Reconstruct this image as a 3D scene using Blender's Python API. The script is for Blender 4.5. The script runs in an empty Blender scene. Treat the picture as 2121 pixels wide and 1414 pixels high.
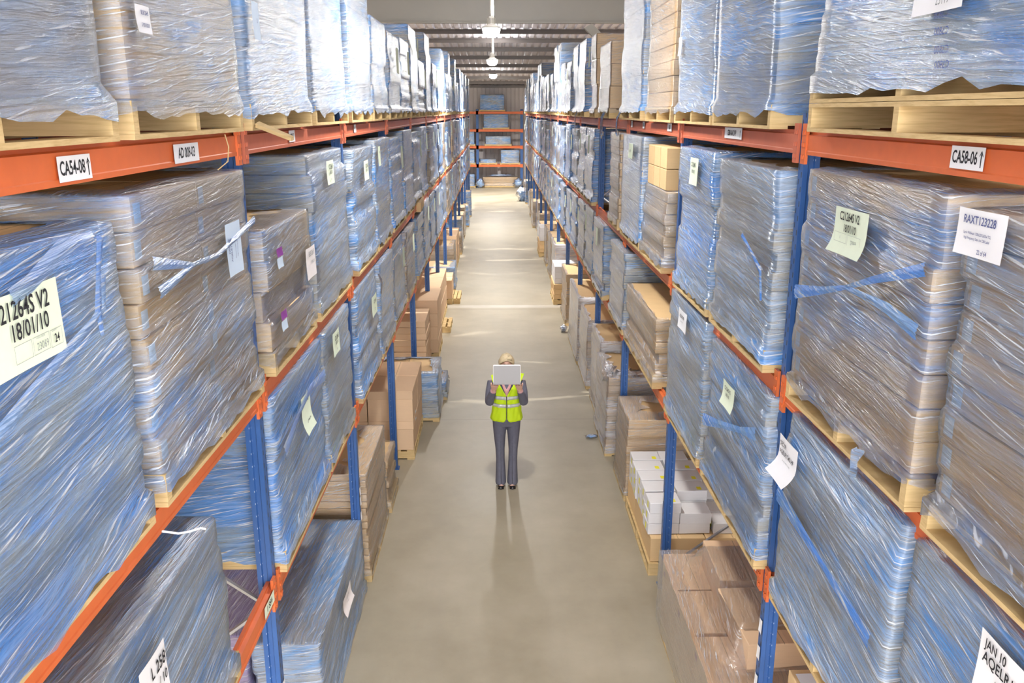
import bpy, math, random
from mathutils import Vector, Matrix, noise
random.seed(11)
sc = bpy.context.scene
COL = sc.collection
R = random.Random(5)
D = bpy.data

# ------------------------------------------------------------------ materials
def new_mat(name):
    m = D.materials.new(name); m.use_nodes = True
    nt = m.node_tree; nt.nodes.clear()
    out = nt.nodes.new('ShaderNodeOutputMaterial')
    return m, nt, out
def N(nt, t, **kw):
    n = nt.nodes.new('ShaderNode' + t)
    for k, v in kw.items():
        if k.startswith('i_'): n.inputs[k[2:].replace('_', ' ')].default_value = v
        elif k.startswith('n_'): n.inputs[int(k[2:])].default_value = v
        else: setattr(n, k, v)
    return n
def L(nt, a, b): nt.links.new(a, b)
def math_(nt, op, a, b=None, c=None, clamp=False):
    n = nt.nodes.new('ShaderNodeMath'); n.operation = op; n.use_clamp = clamp
    for i, v in enumerate((a, b, c)):
        if v is None: continue
        if isinstance(v, (int, float)): n.inputs[i].default_value = v
        else: L(nt, v, n.inputs[i])
    return n.outputs[0]
def ramp(nt, fac, stops, interp='LINEAR'):
    n = nt.nodes.new('ShaderNodeValToRGB'); n.color_ramp.interpolation = interp
    e = n.color_ramp.elements
    while len(e) > 1: e.remove(e[-1])
    e[0].position, e[0].color = stops[0][0], (*stops[0][1], 1)
    for p, c in stops[1:]:
        x = e.new(p); x.color = (*c, 1)
    L(nt, fac, n.inputs[0]); return n.outputs[0]
def vmul(nt, v, s):
    n = nt.nodes.new('ShaderNodeVectorMath'); n.operation = 'MULTIPLY'; n.inputs[1].default_value = s
    L(nt, v, n.inputs[0]); return n.outputs[0]
def mixc(nt, fac, a, b, mode='MIX'):
    n = nt.nodes.new('ShaderNodeMix'); n.data_type = 'RGBA'; n.blend_type = mode
    for s, v in ((n.inputs[0], fac), (n.inputs[6], a), (n.inputs[7], b)):
        if isinstance(v, (int, float)): s.default_value = v
        elif isinstance(v, tuple): s.default_value = (*v, 1)
        else: L(nt, v, s)
    return n.outputs[2]
def noise_(nt, vec, scale, detail=2.0, rough=.5):
    n = N(nt, 'TexNoise', i_Scale=scale, i_Detail=detail, i_Roughness=rough)
    L(nt, vec, n.inputs['Vector']); return n.outputs[0]
def principled(nt, out, base, rough=.6, spec=.4, metal=0.0, bump=None, bstr=.3, bdist=.01, coat=0):
    p = N(nt, 'BsdfPrincipled')
    if isinstance(base, tuple): p.inputs['Base Color'].default_value = (*base, 1)
    else: L(nt, base, p.inputs['Base Color'])
    if isinstance(rough, (int, float)): p.inputs['Roughness'].default_value = rough
    else: L(nt, rough, p.inputs['Roughness'])
    p.inputs['Metallic'].default_value = metal
    p.inputs['Specular IOR Level'].default_value = spec
    if coat: p.inputs['Coat Weight'].default_value = coat
    if bump is not None:
        b = N(nt, 'Bump', i_Strength=bstr, i_Distance=bdist); L(nt, bump, b.inputs['Height']); L(nt, b.outputs[0], p.inputs['Normal'])
    if out is not None: L(nt, p.outputs[0], out.inputs[0])
    return p
def plain(name, col, rough=.6, spec=.4, metal=0.0, var=.08, scale=8.0, bstr=.0, coat=0):
    m, nt, out = new_mat(name)
    tc = N(nt, 'TexCoord'); n = noise_(nt, tc.outputs['Object'], scale, 3)
    c = mixc(nt, n, tuple(x * (1 - var) for x in col), tuple(min(1, x * (1 + var)) for x in col))
    principled(nt, out, c, rough, spec, metal, n if bstr else None, bstr, .01, coat)
    return m
def emis(name, col, s):
    m, nt, out = new_mat(name)
    e = N(nt, 'Emission', i_Strength=s); e.inputs[0].default_value = (*col, 1); L(nt, e.outputs[0], out.inputs[0])
    return m
def wood(name, c1, c2):
    m, nt, out = new_mat(name)
    tc = N(nt, 'TexCoord'); oi = N(nt, 'ObjectInfo')
    v = nt.nodes.new('ShaderNodeVectorMath'); v.operation = 'ADD'
    L(nt, tc.outputs['Object'], v.inputs[0]); L(nt, oi.outputs['Random'], v.inputs[1])
    a = noise_(nt, vmul(nt, v.outputs[0], (3, 6, 60)), 1.6, 4, .6)
    b = noise_(nt, vmul(nt, v.outputs[0], (7, 7, 7)), 1.0, 2)
    c = ramp(nt, a, [(.3, c2), (.55, c1), (.8, tuple(min(1, x * 1.12) for x in c1))])
    c = mixc(nt, b, c, tuple(x * .82 for x in c1)); 
    principled(nt, out, c, .8, .2, 0, a, .3, .004)
    return m
def card(name, c, tape=True, var=.1):
    m, nt, out = new_mat(name)
    tc = N(nt, 'TexCoord'); oi = N(nt, 'ObjectInfo')
    r = oi.outputs['Random']
    base = mixc(nt, r, tuple(x * (1 - var) for x in c), tuple(min(1, x * (1 + var)) for x in c))
    n = noise_(nt, vmul(nt, tc.outputs['Object'], (4, 4, 40)), 2, 3)
    base = mixc(nt, math_(nt, 'MULTIPLY', n, .35), base, tuple(x * .75 for x in c))
    if tape:
        g = N(nt, 'SeparateXYZ'); L(nt, tc.outputs['Generated'], g.inputs[0])
        d = math_(nt, 'ABSOLUTE', math_(nt, 'SUBTRACT', g.outputs[0], .5))
        slit = math_(nt, 'LESS_THAN', d, .006)
        tp = math_(nt, 'LESS_THAN', d, .055)
        geo = N(nt, 'NewGeometry'); s = N(nt, 'SeparateXYZ'); L(nt, geo.outputs['True Normal'], s.inputs[0])
        up = math_(nt, 'GREATER_THAN', s.outputs[2], .7)
        base = mixc(nt, math_(nt, 'MULTIPLY', math_(nt, 'MULTIPLY', tp, up), .35), base, tuple(min(1, x * 1.25) for x in c))
        base = mixc(nt, math_(nt, 'MULTIPLY', math_(nt, 'MULTIPLY', slit, up), .7), base, tuple(x * .4 for x in c))
    principled(nt, out, base, .75, .25, 0, n, .1, .003)
    return m
def stackmat(name, c):
    """column of flat cartons: thin dark joints between layers belong to the stack"""
    m, nt, out = new_mat(name)
    tc = N(nt, 'TexCoord'); oi = N(nt, 'ObjectInfo')
    base = mixc(nt, oi.outputs['Random'], tuple(x * .85 for x in c), tuple(min(1, x * 1.12) for x in c))
    n = noise_(nt, vmul(nt, tc.outputs['Object'], (3, 3, 30)), 2, 2)
    base = mixc(nt, math_(nt, 'MULTIPLY', n, .4), base, tuple(x * .72 for x in c))
    principled(nt, out, base, .75, .25)
    return m
def film(name, pale, blue, lo, hi, tint, blu=.5, gl=.5, rough=.2, sw=.85, patch=.9):
    m, nt, out = new_mat(name)
    tc = N(nt, 'TexCoord'); oi = N(nt, 'ObjectInfo')
    s = N(nt, 'SeparateXYZ'); L(nt, tc.outputs['Object'], s.inputs[0])
    geo = N(nt, 'NewGeometry'); gs = N(nt, 'SeparateXYZ'); L(nt, geo.outputs['True Normal'], gs.inputs[0])
    flat = math_(nt, 'GREATER_THAN', math_(nt, 'ABSOLUTE', gs.outputs[2]), .93)
    sx_ = math_(nt, 'MULTIPLY', s.outputs[0], math_(nt, 'SUBTRACT', 1.0, flat))
    u = math_(nt, 'ADD', sx_, s.outputs[1]); z = math_(nt, 'ADD', s.outputs[2], math_(nt, 'MULTIPLY', s.outputs[0], flat)); r = oi.outputs['Random']
    r7 = math_(nt, 'MULTIPLY', r, 37.0)
    def co(su, sz, slope, w, base=None):
        zz = math_(nt, 'ADD', z, math_(nt, 'MULTIPLY', u, slope))
        c = N(nt, 'CombineXYZ'); L(nt, math_(nt, 'MULTIPLY', u, su), c.inputs[0]); L(nt, math_(nt, 'MULTIPLY', zz, sz), c.inputs[1])
        L(nt, math_(nt, 'ADD', r7, w), c.inputs[2]); return c.outputs[0]
    warp = noise_(nt, co(1.6, 2.2, 0, 3.1), 1.0, 2)
    zz = math_(nt, 'ADD', math_(nt, 'ADD', z, math_(nt, 'MULTIPLY', warp, .05)), math_(nt, 'MULTIPLY', u, -.05))
    c = N(nt, 'CombineXYZ'); L(nt, math_(nt, 'MULTIPLY', u, 1.6), c.inputs[0]); L(nt, math_(nt, 'MULTIPLY', zz, 62.0), c.inputs[1]); L(nt, r7, c.inputs[2])
    fine = noise_(nt, c.outputs[0], 1.0, 5, .62)
    broad = noise_(nt, co(.9, 4.2, .18, 11.0), 1.0, 3, .6)
    diag = noise_(nt, co(1.3, 10.0, -.42, 23.0), 1.0, 4, .6)
    f = math_(nt, 'ADD', math_(nt, 'MULTIPLY', fine, .45), math_(nt, 'ADD', math_(nt, 'MULTIPLY', broad, .3), math_(nt, 'MULTIPLY', diag, .25)))
    op = N(nt, 'MapRange'); L(nt, f, op.inputs[0])
    op.inputs[1].default_value = .40; op.inputs[2].default_value = .60; op.inputs[3].default_value = lo; op.inputs[4].default_value = hi
    bl = N(nt, 'MapRange'); L(nt, math_(nt, 'ADD', math_(nt, 'ADD', math_(nt, 'MULTIPLY', broad, .55), math_(nt, 'MULTIPLY', diag, .45)), math_(nt, 'MULTIPLY', math_(nt, 'SUBTRACT', r, .5), .12)), bl.inputs[0])
    bl.inputs[1].default_value = .60 - .22 * blu; bl.inputs[2].default_value = .70 - .2 * blu
    col = mixc(nt, bl.outputs[0], pale, blue)
    c3 = N(nt, 'CombineXYZ'); L(nt, math_(nt, 'MULTIPLY', u, 4.5), c3.inputs[0]); L(nt, math_(nt, 'MULTIPLY', math_(nt, 'ADD', zz, math_(nt, 'MULTIPLY', u, -.12)), 120.0), c3.inputs[1]); L(nt, math_(nt, 'ADD', r7, 5.0), c3.inputs[2])
    st = noise_(nt, c3.outputs[0], 1.0, 1.5, .5)
    glint_strand = math_(nt, 'MULTIPLY', math_(nt, 'SUBTRACT', st, .575), 9.0, None, True)  # fine film strands; their white paints glints into the colour
    col = mixc(nt, math_(nt, 'MULTIPLY', math_(nt, 'SUBTRACT', fine, .52), 2.2, None, True), col, (.58, .70, .92))  # creases hazed whiter, partly painted in as streak highlights
    col = mixc(nt, glint_strand, col, (.82, .89, 1.0))
    mk = N(nt, 'MapRange'); L(nt, noise_(nt, co(.6, 1.9, .12, 41.0), 1.0, 2), mk.inputs[0])
    mk.inputs[1].default_value = .40; mk.inputs[2].default_value = .56; mk.inputs[3].default_value = 1 - .78 * patch; mk.inputs[4].default_value = 1.0
    opv = math_(nt, 'MAXIMUM', math_(nt, 'MULTIPLY', op.outputs[0], mk.outputs[0]), math_(nt, 'MULTIPLY', glint_strand, math_(nt, 'MULTIPLY', mk.outputs[0], sw)))
    bump = N(nt, 'Bump', i_Strength=1.0, i_Distance=.014); L(nt, math_(nt, 'ADD', math_(nt, 'ADD', fine, math_(nt, 'MULTIPLY', st, .35)), math_(nt, 'MULTIPLY', diag, .22)), bump.inputs['Height'])
    tr = N(nt, 'BsdfTransparent'); tr.inputs[0].default_value = (*tint, 1)
    df = N(nt, 'BsdfDiffuse'); L(nt, col, df.inputs[0]); L(nt, bump.outputs[0], df.inputs['Normal'])
    mx = N(nt, 'MixShader'); L(nt, opv, mx.inputs[0]); L(nt, tr.outputs[0], mx.inputs[1]); L(nt, df.outputs[0], mx.inputs[2])
    g = N(nt, 'BsdfGlossy'); g.inputs['Roughness'].default_value = rough; g.inputs[0].default_value = (.95, .97, 1, 1)
    L(nt, bump.outputs[0], g.inputs['Normal'])
    fr = N(nt, 'Fresnel', i_IOR=1.45); L(nt, bump.outputs[0], fr.inputs['Normal'])
    fa = math_(nt, 'MULTIPLY', math_(nt, 'ADD', fr.outputs[0], .06), gl * 1.6, None, True)
    m2 = N(nt, 'MixShader'); L(nt, fa, m2.inputs[0]); L(nt, mx.outputs[0], m2.inputs[1]); L(nt, g.outputs[0], m2.inputs[2])
    L(nt, m2.outputs[0], out.inputs[0])
    return m

M = {}
M['blue'] = film('blue_film', (.38, .57, .86), (.09, .35, .86), .26, .88, (.88, .95, 1.0), .60, .7, .2, .85, .62)
M['deep'] = film('deep_blue_film', (.31, .53, .88), (.08, .32, .86), .36, .92, (.80, .92, 1.0), .70, .7, .2, .85, .35)
M['mixed'] = film('mixed_film', (.38, .57, .88), (.10, .36, .88), .0, .58, (.98, .99, 1.0), .54, .5, .2, .85, .85)
M['pale'] = film('pale_film', (.34, .55, .90), (.12, .40, .90), .28, .80, (.88, .94, 1.0), .5, .65, .18, .85, .5)
M['rope'] = film('film_rope', (.20, .46, .92), (.06, .28, .88), .45, .85, (.8, .9, 1.0), .75, .25, .3, .3, 0.0)
M['clear'] = film('clear_film', (.95, .88, .84), (.92, .88, .92), .0, .26, (1, .985, .97), .1, .48, .18, .6)
M['lav'] = film('lavender_film', (.42, .36, .72), (.20, .22, .68), .5, .9, (.8, .75, 1.0), .4, .5, .3)
M['milk'] = film('milky_film', (.90, .86, .88), (.82, .82, .92), .22, .72, (.97, .95, .95), .1, .7, .25)
M['carton'] = card('brown_carton', (.82, .57, .30))
M['carton_pink'] = card('unwrapped_carton', (.84, .59, .38))
M['carton_white'] = card('white_carton', (.84, .83, .84), False, .03)
M['stack'] = stackmat('stacked_carton', (.78, .57, .34))
M['gap'] = plain('joint_shadow', (.16, .12, .09), .9)
M['wood'] = wood('pallet_wood', (.74, .54, .27), (.48, .31, .12))
M['orange'] = plain('orange_paint', (.72, .16, .045), .42, .5, 0, .12, 14)
M['orange_old'] = plain('faded_orange_paint', (.56, .145, .075), .5, .4, 0, .14, 10)
M['steel'] = plain('galvanised_steel', (.42, .41, .42), .4, .5, .7, .15, 20)
M['white'] = plain('white_paper', (.88, .88, .90), .7, .3, 0, .03)
M['bluewhite'] = plain('pale_sticker', (.66, .78, .92), .6, .3, 0, .04)
M['green'] = plain('pale_green_paper', (.76, .84, .66), .8, .2, 0, .06, 18)
M['cream'] = plain('pinkish_paper', (.86, .80, .78), .8, .2, 0, .06, 18)
M['ink'] = plain('black_ink', (.03, .03, .035), .8, .2)
M['greyink'] = plain('grey_ink', (.28, .30, .30), .8, .2)
M['blueink'] = plain('blue_ink', (.10, .12, .28), .8, .2)
M['yellow'] = plain('yellow_sticker', (.92, .85, .05), .6, .3)
M['magenta'] = plain('purple_sticker', (.28, .06, .32), .6, .3)

def blue_upright():
    m, nt, out = new_mat('blue_upright_paint')
    tc = N(nt, 'TexCoord'); s = N(nt, 'SeparateXYZ'); L(nt, tc.outputs['Object'], s.inputs[0])
    geo = N(nt, 'NewGeometry'); g = N(nt, 'SeparateXYZ'); L(nt, geo.outputs['True Normal'], g.inputs[0])
    side = math_(nt, 'GREATER_THAN', math_(nt, 'ABSOLUTE', g.outputs[0]), .7)
    frn = math_(nt, 'GREATER_THAN', math_(nt, 'ABSOLUTE', g.outputs[1]), .7)
    def slots(c, off, hw, hh, per):
        zz = math_(nt, 'ABSOLUTE', math_(nt, 'SUBTRACT', math_(nt, 'FRACT', math_(nt, 'ADD', math_(nt, 'DIVIDE', s.outputs[2], per), off)), .5))
        a = math_(nt, 'LESS_THAN', zz, hh / per)
        return a
    ya = math_(nt, 'LESS_THAN', math_(nt, 'ABSOLUTE', math_(nt, 'SUBTRACT', s.outputs[1], .018)), .0065)
    yb = math_(nt, 'LESS_THAN', math_(nt, 'ABSOLUTE', math_(nt, 'SUBTRACT', s.outputs[1], .055)), .0065)
    h1 = math_(nt, 'MULTIPLY', ya, slots(1, 0.0, 0, .014, .075)); h2 = math_(nt, 'MULTIPLY', yb, slots(1, .5, 0, .014, .075))
    hs = math_(nt, 'MULTIPLY', math_(nt, 'ADD', h1, h2, None, True), side)
    xa = math_(nt, 'LESS_THAN', math_(nt, 'ABSOLUTE', math_(nt, 'SUBTRACT', math_(nt, 'ABSOLUTE', s.outputs[0]), .058)), .0045)
    hf = math_(nt, 'MULTIPLY', math_(nt, 'MULTIPLY', xa, slots(1, 0, 0, .005, .075)), frn)
    n = noise_(nt, tc.outputs['Object'], 9, 3)
    c = mixc(nt, n, (.028, .092, .28), (.045, .13, .37))
    c = mixc(nt, hs, c, (.01, .015, .03)); c = mixc(nt, hf, c, (.55, .62, .75))  # slots dark; front holes painted pale for light showing through
    principled(nt, out, c, .38, .5)
    return m
M['blueup'] = blue_upright()

def floor_mat():
    m, nt, out = new_mat('polished_concrete')
    tc = N(nt, 'TexCoord'); o = tc.outputs['Object']
    s = N(nt, 'SeparateXYZ'); L(nt, o, s.inputs[0])
    a = noise_(nt, vmul(nt, o, (1, 1, 1)), .9, 5, .6)
    b = noise_(nt, vmul(nt, o, (14, 3.0, 1)), 1.0, 4, .6)
    sp = noise_(nt, o, 46, 3, .7)
    tyre = noise_(nt, vmul(nt, o, (4.0, .25, 1)), 1.0, 3, .6)
    c = ramp(nt, a, [(.25, (.30, .255, .175)), (.5, (.39, .34, .245)), (.75, (.48, .425, .32))])
    c = mixc(nt, math_(nt, 'MULTIPLY', b, .22), c, (.38, .33, .25))
    c = mixc(nt, math_(nt, 'MULTIPLY', math_(nt, 'SUBTRACT', tyre, .5), .9, None, True), c, (.33, .29, .23))
    c = mixc(nt, math_(nt, 'MULTIPLY', math_(nt, 'SUBTRACT', sp, .66), 6, None, True), c, (.24, .20, .15))
    # saw-cut joints and one repaired, paler band across the aisle
    j = None
    for y, w in ((12.13, .010), (19.55, .014), (27.2, .012), (4.6, .01), (35, .012)):
        t = math_(nt, 'LESS_THAN', math_(nt, 'ABSOLUTE', math_(nt, 'SUBTRACT', s.outputs[1], y)), w)
        j = t if j is None else math_(nt, 'ADD', j, t, None, True)
    c = mixc(nt, math_(nt, 'MULTIPLY', j, .6), c, (.25, .21, .16))
    band = math_(nt, 'LESS_THAN', math_(nt, 'ABSOLUTE', math_(nt, 'SUBTRACT', s.outputs[1], 19.85)), .14)
    c = mixc(nt, math_(nt, 'MULTIPLY', math_(nt, 'MULTIPLY', band, a), .9), c, (.66, .63, .58))
    rg = N(nt, 'MapRange'); L(nt, a, rg.inputs[0]); rg.inputs[3].default_value = .34; rg.inputs[4].default_value = .55
    principled(nt, out, c, rg.outputs[0], .45, 0, sp, .05, .003)
    return m
M['floor'] = floor_mat()
M['sheet'] = plain('roof_sheet', (.74, .70, .73), .45, .5, .2, .10, 1.2)
M['purlin'] = plain('purlin_steel', (.20, .18, .17), .5, .4, .4, .15, 2)
M['rafter'] = plain('rafter_paint', (.38, .36, .315), .6, .3, 0, .05, 2)
M['cladding'] = plain('wall_cladding', (.64, .59, .58), .5, .4, .1, .05, 2)
M['bulb'] = emis('lamp_glow', (1.0, .96, .86), 42)
M['lampbody'] = plain('lamp_body', (.72, .70, .62), .35, .5, .4, .05)

# ------------------------------------------------------------------ mesh helper
class MB:
    def __init__(s): s.v = []; s.f = []
    def box(s, x0, x1, y0, y1, z0, z1):
        b = len(s.v)
        s.v += [(x0,y0,z0),(x1,y0,z0),(x1,y1,z0),(x0,y1,z0),(x0,y0,z1),(x1,y0,z1),(x1,y1,z1),(x0,y1,z1)]
        s.f += [tuple(b + i for i in q) for q in ((0,3,2,1),(4,5,6,7),(0,1,5,4),(1,2,6,5),(2,3,7,6),(3,0,4,7))]
        return s
    def quad(s, *p):
        b = len(s.v); s.v += [tuple(q) for q in p]; s.f.append(tuple(range(b, b + len(p)))); return s
    def rings(s, rs, close=True, cap0=False, cap1=False):
        b = len(s.v); n = len(rs[0])
        for r in rs: s.v += [tuple(p) for p in r]
        for i in range(len(rs) - 1):
            for j in range(n if close else n - 1):
                k = (j + 1) % n
                s.f.append((b+i*n+j, b+i*n+k, b+(i+1)*n+k, b+(i+1)*n+j))
        if cap0: s.f.append(tuple(b + j for j in reversed(range(n))))
        if cap1: s.f.append(tuple(b + (len(rs)-1)*n + j for j in range(n)))
        return s
    def tube(s, pts, rad, n=8, cap=True):
        pts = [Vector(p) for p in pts]; rs = []
        if not isinstance(rad, (list, tuple)): rad = [rad] * len(pts)
        up = Vector((0, 0, 1)); prev = None
        for i, p in enumerate(pts):
            t = (pts[min(i+1, len(pts)-1)] - pts[max(i-1, 0)]).normalized()
            a = (prev if prev is not None else (up if abs(t.z) < .9 else Vector((1, 0, 0))))
            a = (a - t * a.dot(t)).normalized(); prev = a; c = t.cross(a)
            rs.append([p + (a * math.cos(2*math.pi*k/n) + c * math.sin(2*math.pi*k/n)) * rad[i] for k in range(n)])
        return s.rings(rs, True, cap, cap)
    def prism(s, poly, axis, a, b):
        """poly of 2D points extruded along axis index from a to b"""
        def P(p, t):
            q = list(p); q.insert(axis, t); return tuple(q)
        return s.rings([[P(p, a) for p in poly], [P(p, b) for p in poly]], True, True, True)
    def build(s, name, mat, parent=None, smooth=False, loc=None):
        me = D.meshes.new(name); me.from_pydata(s.v, [], s.f); me.update()
        if mat: me.materials.append(M[mat] if isinstance(mat, str) else mat)
        if smooth: me.shade_smooth()
        return link(name, me, parent, loc)
def link(name, me, parent=None, loc=None):
    o = D.objects.new(name, me); COL.objects.link(o)
    if parent: o.parent = parent
    if loc is not None: o.location = loc
    return o
def tag(o, label=None, cat=None, group=None, kind=None):
    if label: o['label'] = label
    if cat: o['category'] = cat
    if group: o['group'] = group
    if kind: o['kind'] = kind
    return o
def empty(name, loc, label=None, cat=None, group=None):
    o = D.objects.new(name, None); COL.objects.link(o); o.location = loc; o.empty_display_size = .2
    return tag(o, label, cat, group)
def sgn(name, mb, mat, smooth=False):
    o = mb.build(name, mat, None, smooth); o['kind'] = 'structure'; return o

def text_mesh(body, size, bold=0.0, align='CENTER', shear=0.0):
    cu = D.curves.new('txt', 'FONT'); cu.body = body; cu.size = size; cu.align_x = align; cu.align_y = 'CENTER'
    cu.offset = bold; cu.shear = shear; cu.space_line = 1.0; cu.resolution_u = 3
    o = D.objects.new('txt', cu); COL.objects.link(o)
    me = D.meshes.new_from_object(o.evaluated_get(bpy.context.evaluated_depsgraph_get()))
    D.objects.remove(o); D.curves.remove(cu)
    return me
def lettering(parent, body, size, x, y, mat='ink', bold=.0, z=.0025, rot=0.0, sx=1.0, align='CENTER', name='lettering'):
    me = text_mesh(body, size, bold, align); me.name = name; me.materials.clear(); me.materials.append(M[mat])
    o = link(name, me, parent); o.matrix_local = Matrix.Translation((x, y, z)) @ Matrix.Rotation(rot, 4, 'Z') @ Matrix.Diagonal((sx, 1, 1, 1))
    return o
def frame(right, loc):
    """local x -> right, y -> up, z -> out of the face"""
    r = Vector(right).normalized(); u = Vector((0, 0, 1)); n = r.cross(u)
    m = Matrix((r, u, n)).transposed().to_4x4(); m.translation = Vector(loc); return m
def paper(parent, m, w, h, mat, name='paper_label', curl=.012, flap=0.0, tilt=0.0):
    """slightly curled sheet in the x/y plane of matrix m (local to parent)"""
    b = MB(); nx, ny = 6, 8; g = []
    for j in range(ny + 1):
        for i in range(nx + 1):
            u, v = i / nx - .5, j / ny - .5
            z = curl * (math.sin(u * 5 + v * 3) * .35 + (1 if v < 0 else .3) * abs(v) ** 2 * 4 * .5 + .4)
            z += flap * max(0, -v) ** 2
            b.v.append((u * w, v * h, z))
    for j in range(ny):
        for i in range(nx):
            a = j * (nx + 1) + i; b.f.append((a, a + 1, a + nx + 2, a + nx + 1))
    o = b.build(name, mat, parent, True); o.matrix_local = m @ Matrix.Rotation(tilt, 4, 'Z'); return o

# ------------------------------------------------------------------ geometry constants
H = 4.48
XL, XR = -1.29, 1.58           # aisle faces of the two racks
BAY = 2.95
UL = [4.40 + BAY * i for i in range(-1, 14)]
UR = [4.45 + BAY * i for i in range(-1, 15)]
LV = [1.88, 3.05, 4.385]       # tops of the beams
DEP = 1.10

# ------------------------------------------------------------------ shell
m = MB(); m.box(-9.2, 9.2, -8, 54.2, -.2, 0); sgn('floor', m, 'floor')
def roof_z(y): return 5.93 + .055 * (53.3 - y)
m = MB(); x = -9.2; up = False; pr = []
while x < 9.2:
    pr += [(x, 0), (x + .14, 0), (x + .18, .05), (x + .26, .05)]; x += .30
y0, y1 = -8, 54.2
r0 = [(px, y0, roof_z(y0) + .16 + pz) for px, pz in pr]; r1 = [(px, y1, roof_z(y1) + .16 + pz) for px, pz in pr]
m.rings([r0, r1], False); sgn('ceiling', m, 'sheet')
for i, y in enumerate([1, 4, 7, 10, 13, 16, 19, 22, 26, 29.2, 31.9, 34.2, 36.8, 39.6, 42.9, 45.8, 49, 52]):
    z = roof_z(y); m = MB()
    m.prism([(y, z), (y + .07, z), (y + .07, z + .02), (y + .015, z + .02), (y + .015, z + .14), (y - .06, z + .14), (y - .06, z + .155), (y, z + .155)], 0, -9.2, 9.2)
    sgn('trim_%d' % (i + 1), m, 'purlin')
m = MB()                                                     # portal rafter across the aisle
z = 6.72
m.box(-9.2, 9.2, 23.9, 24.1, z, z + .03); m.box(-9.2, 9.2, 23.99, 24.01, z + .03, 7.55); m.box(-9.2, 9.2, 23.9, 24.1, 7.55, 7.58)
sgn('roof_beam', m, 'rafter')
for s in (-1, 1):
    m = MB(); m.box(s * 3.95 - .12, s * 3.95 + .12, 23.9, 24.1, 0, 6.72); sgn('column', m, 'rafter')
    m = MB()
    a, b2 = (s * 2.35, 6.72), (s * 3.9, 5.3)
    m.rings([[(a[0], y, a[1] - .12) for y in (23.92, 24.08)] + [(a[0] + s * .2, y, a[1]) for y in (24.08, 23.92)],
             [(b2[0], y, b2[1] - .12) for y in (23.92, 24.08)] + [(b2[0] + s * .02, y, b2[1] + .12) for y in (24.08, 23.92)]], True, True, True)
    sgn('column', m, 'rafter')
def cladding(name, p0, p1, z1, n):
    m = MB(); lo = []; hi = []
    p0, p1 = Vector(p0), Vector(p1); t = (p1 - p0).normalized(); nn = Vector((t.y, -t.x, 0)); Ln = (p1 - p0).length; k = int(Ln / n)
    for i in range(k):
        for a, d in ((0, 0), (.72, 0), (.78, .03), (.94, .03)):
            q = p0 + t * ((i + a) * Ln / k) + nn * d
            lo.append((q.x, q.y, 0)); hi.append((q.x, q.y, z1))
    m.rings([lo, hi], False); return sgn(name, m, 'cladding')
cladding('wall_back', (9.2, 54.1, 0), (-9.2, 54.1, 0), 6.4, .25)
cladding('wall_left', (-9.2, -8, 0), (-9.2, 54.1, 0), 9.6, 1.0)
cladding('wall_right', (9.2, 54.1, 0), (9.2, -8, 0), 9.6, 1.0)
m = MB(); m.box(-9.2, 9.2, 53.85, 54.0, 5.85, 6.0); sgn('trim_19', m, 'purlin')

# ------------------------------------------------------------------ racking
def upright_mesh(side, h):
    """perforated C section, aisle face at local x=0, going to local -x*side... width .08 depth .07"""
    m = MB(); s = side   # s=-1: rack lies to -x
    w, d, t = .085 * s, .07, .022 * s
    poly = [(0, 0), (w * .30, 0), (w * .36, .012), (w * .64, .012), (w * .70, 0), (w, 0), (w, d), (w - t * .4, d), (w - t * .4, .02), (t * .4, .02), (t * .4, d), (0, d)]
    m.prism(poly, 2, .012, h); m.box(min(-.02 * s, w + .02 * s), max(-.02 * s, w + .02 * s), -.02, d + .02, 0, .012)
    return m
def beam_mesh(side, ylen, conn=True):
    """step beam along local +y, aisle face at x=0, top at z=0; end connectors with hooks"""
    s = side; m = MB(); hgt = .118
    m.prism([(0, -hgt), (.050 * s, -hgt), (.050 * s, 0), (.028 * s, 0), (.028 * s, -.018), (.004 * s, -.022), (.004 * s, -hgt + .022), (0, -hgt + .018)], 1, .0, ylen)
    if conn:
        for y in (-.004, ylen - .056):
            a, b = sorted((-.006 * s, .010 * s))
            m.box(a, b, y, y + .06, -.165, .035)
            for k in range(3):
                a2, b2 = sorted((-.011 * s, -.006 * s))
                m.box(a2, b2, y + .012, y + .026, -.14 + k * .06, -.12 + k * .06)
                m.box(a2, b2, y + .036, y + .048, -.14 + k * .06, -.12 + k * .06)
    return m
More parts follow.
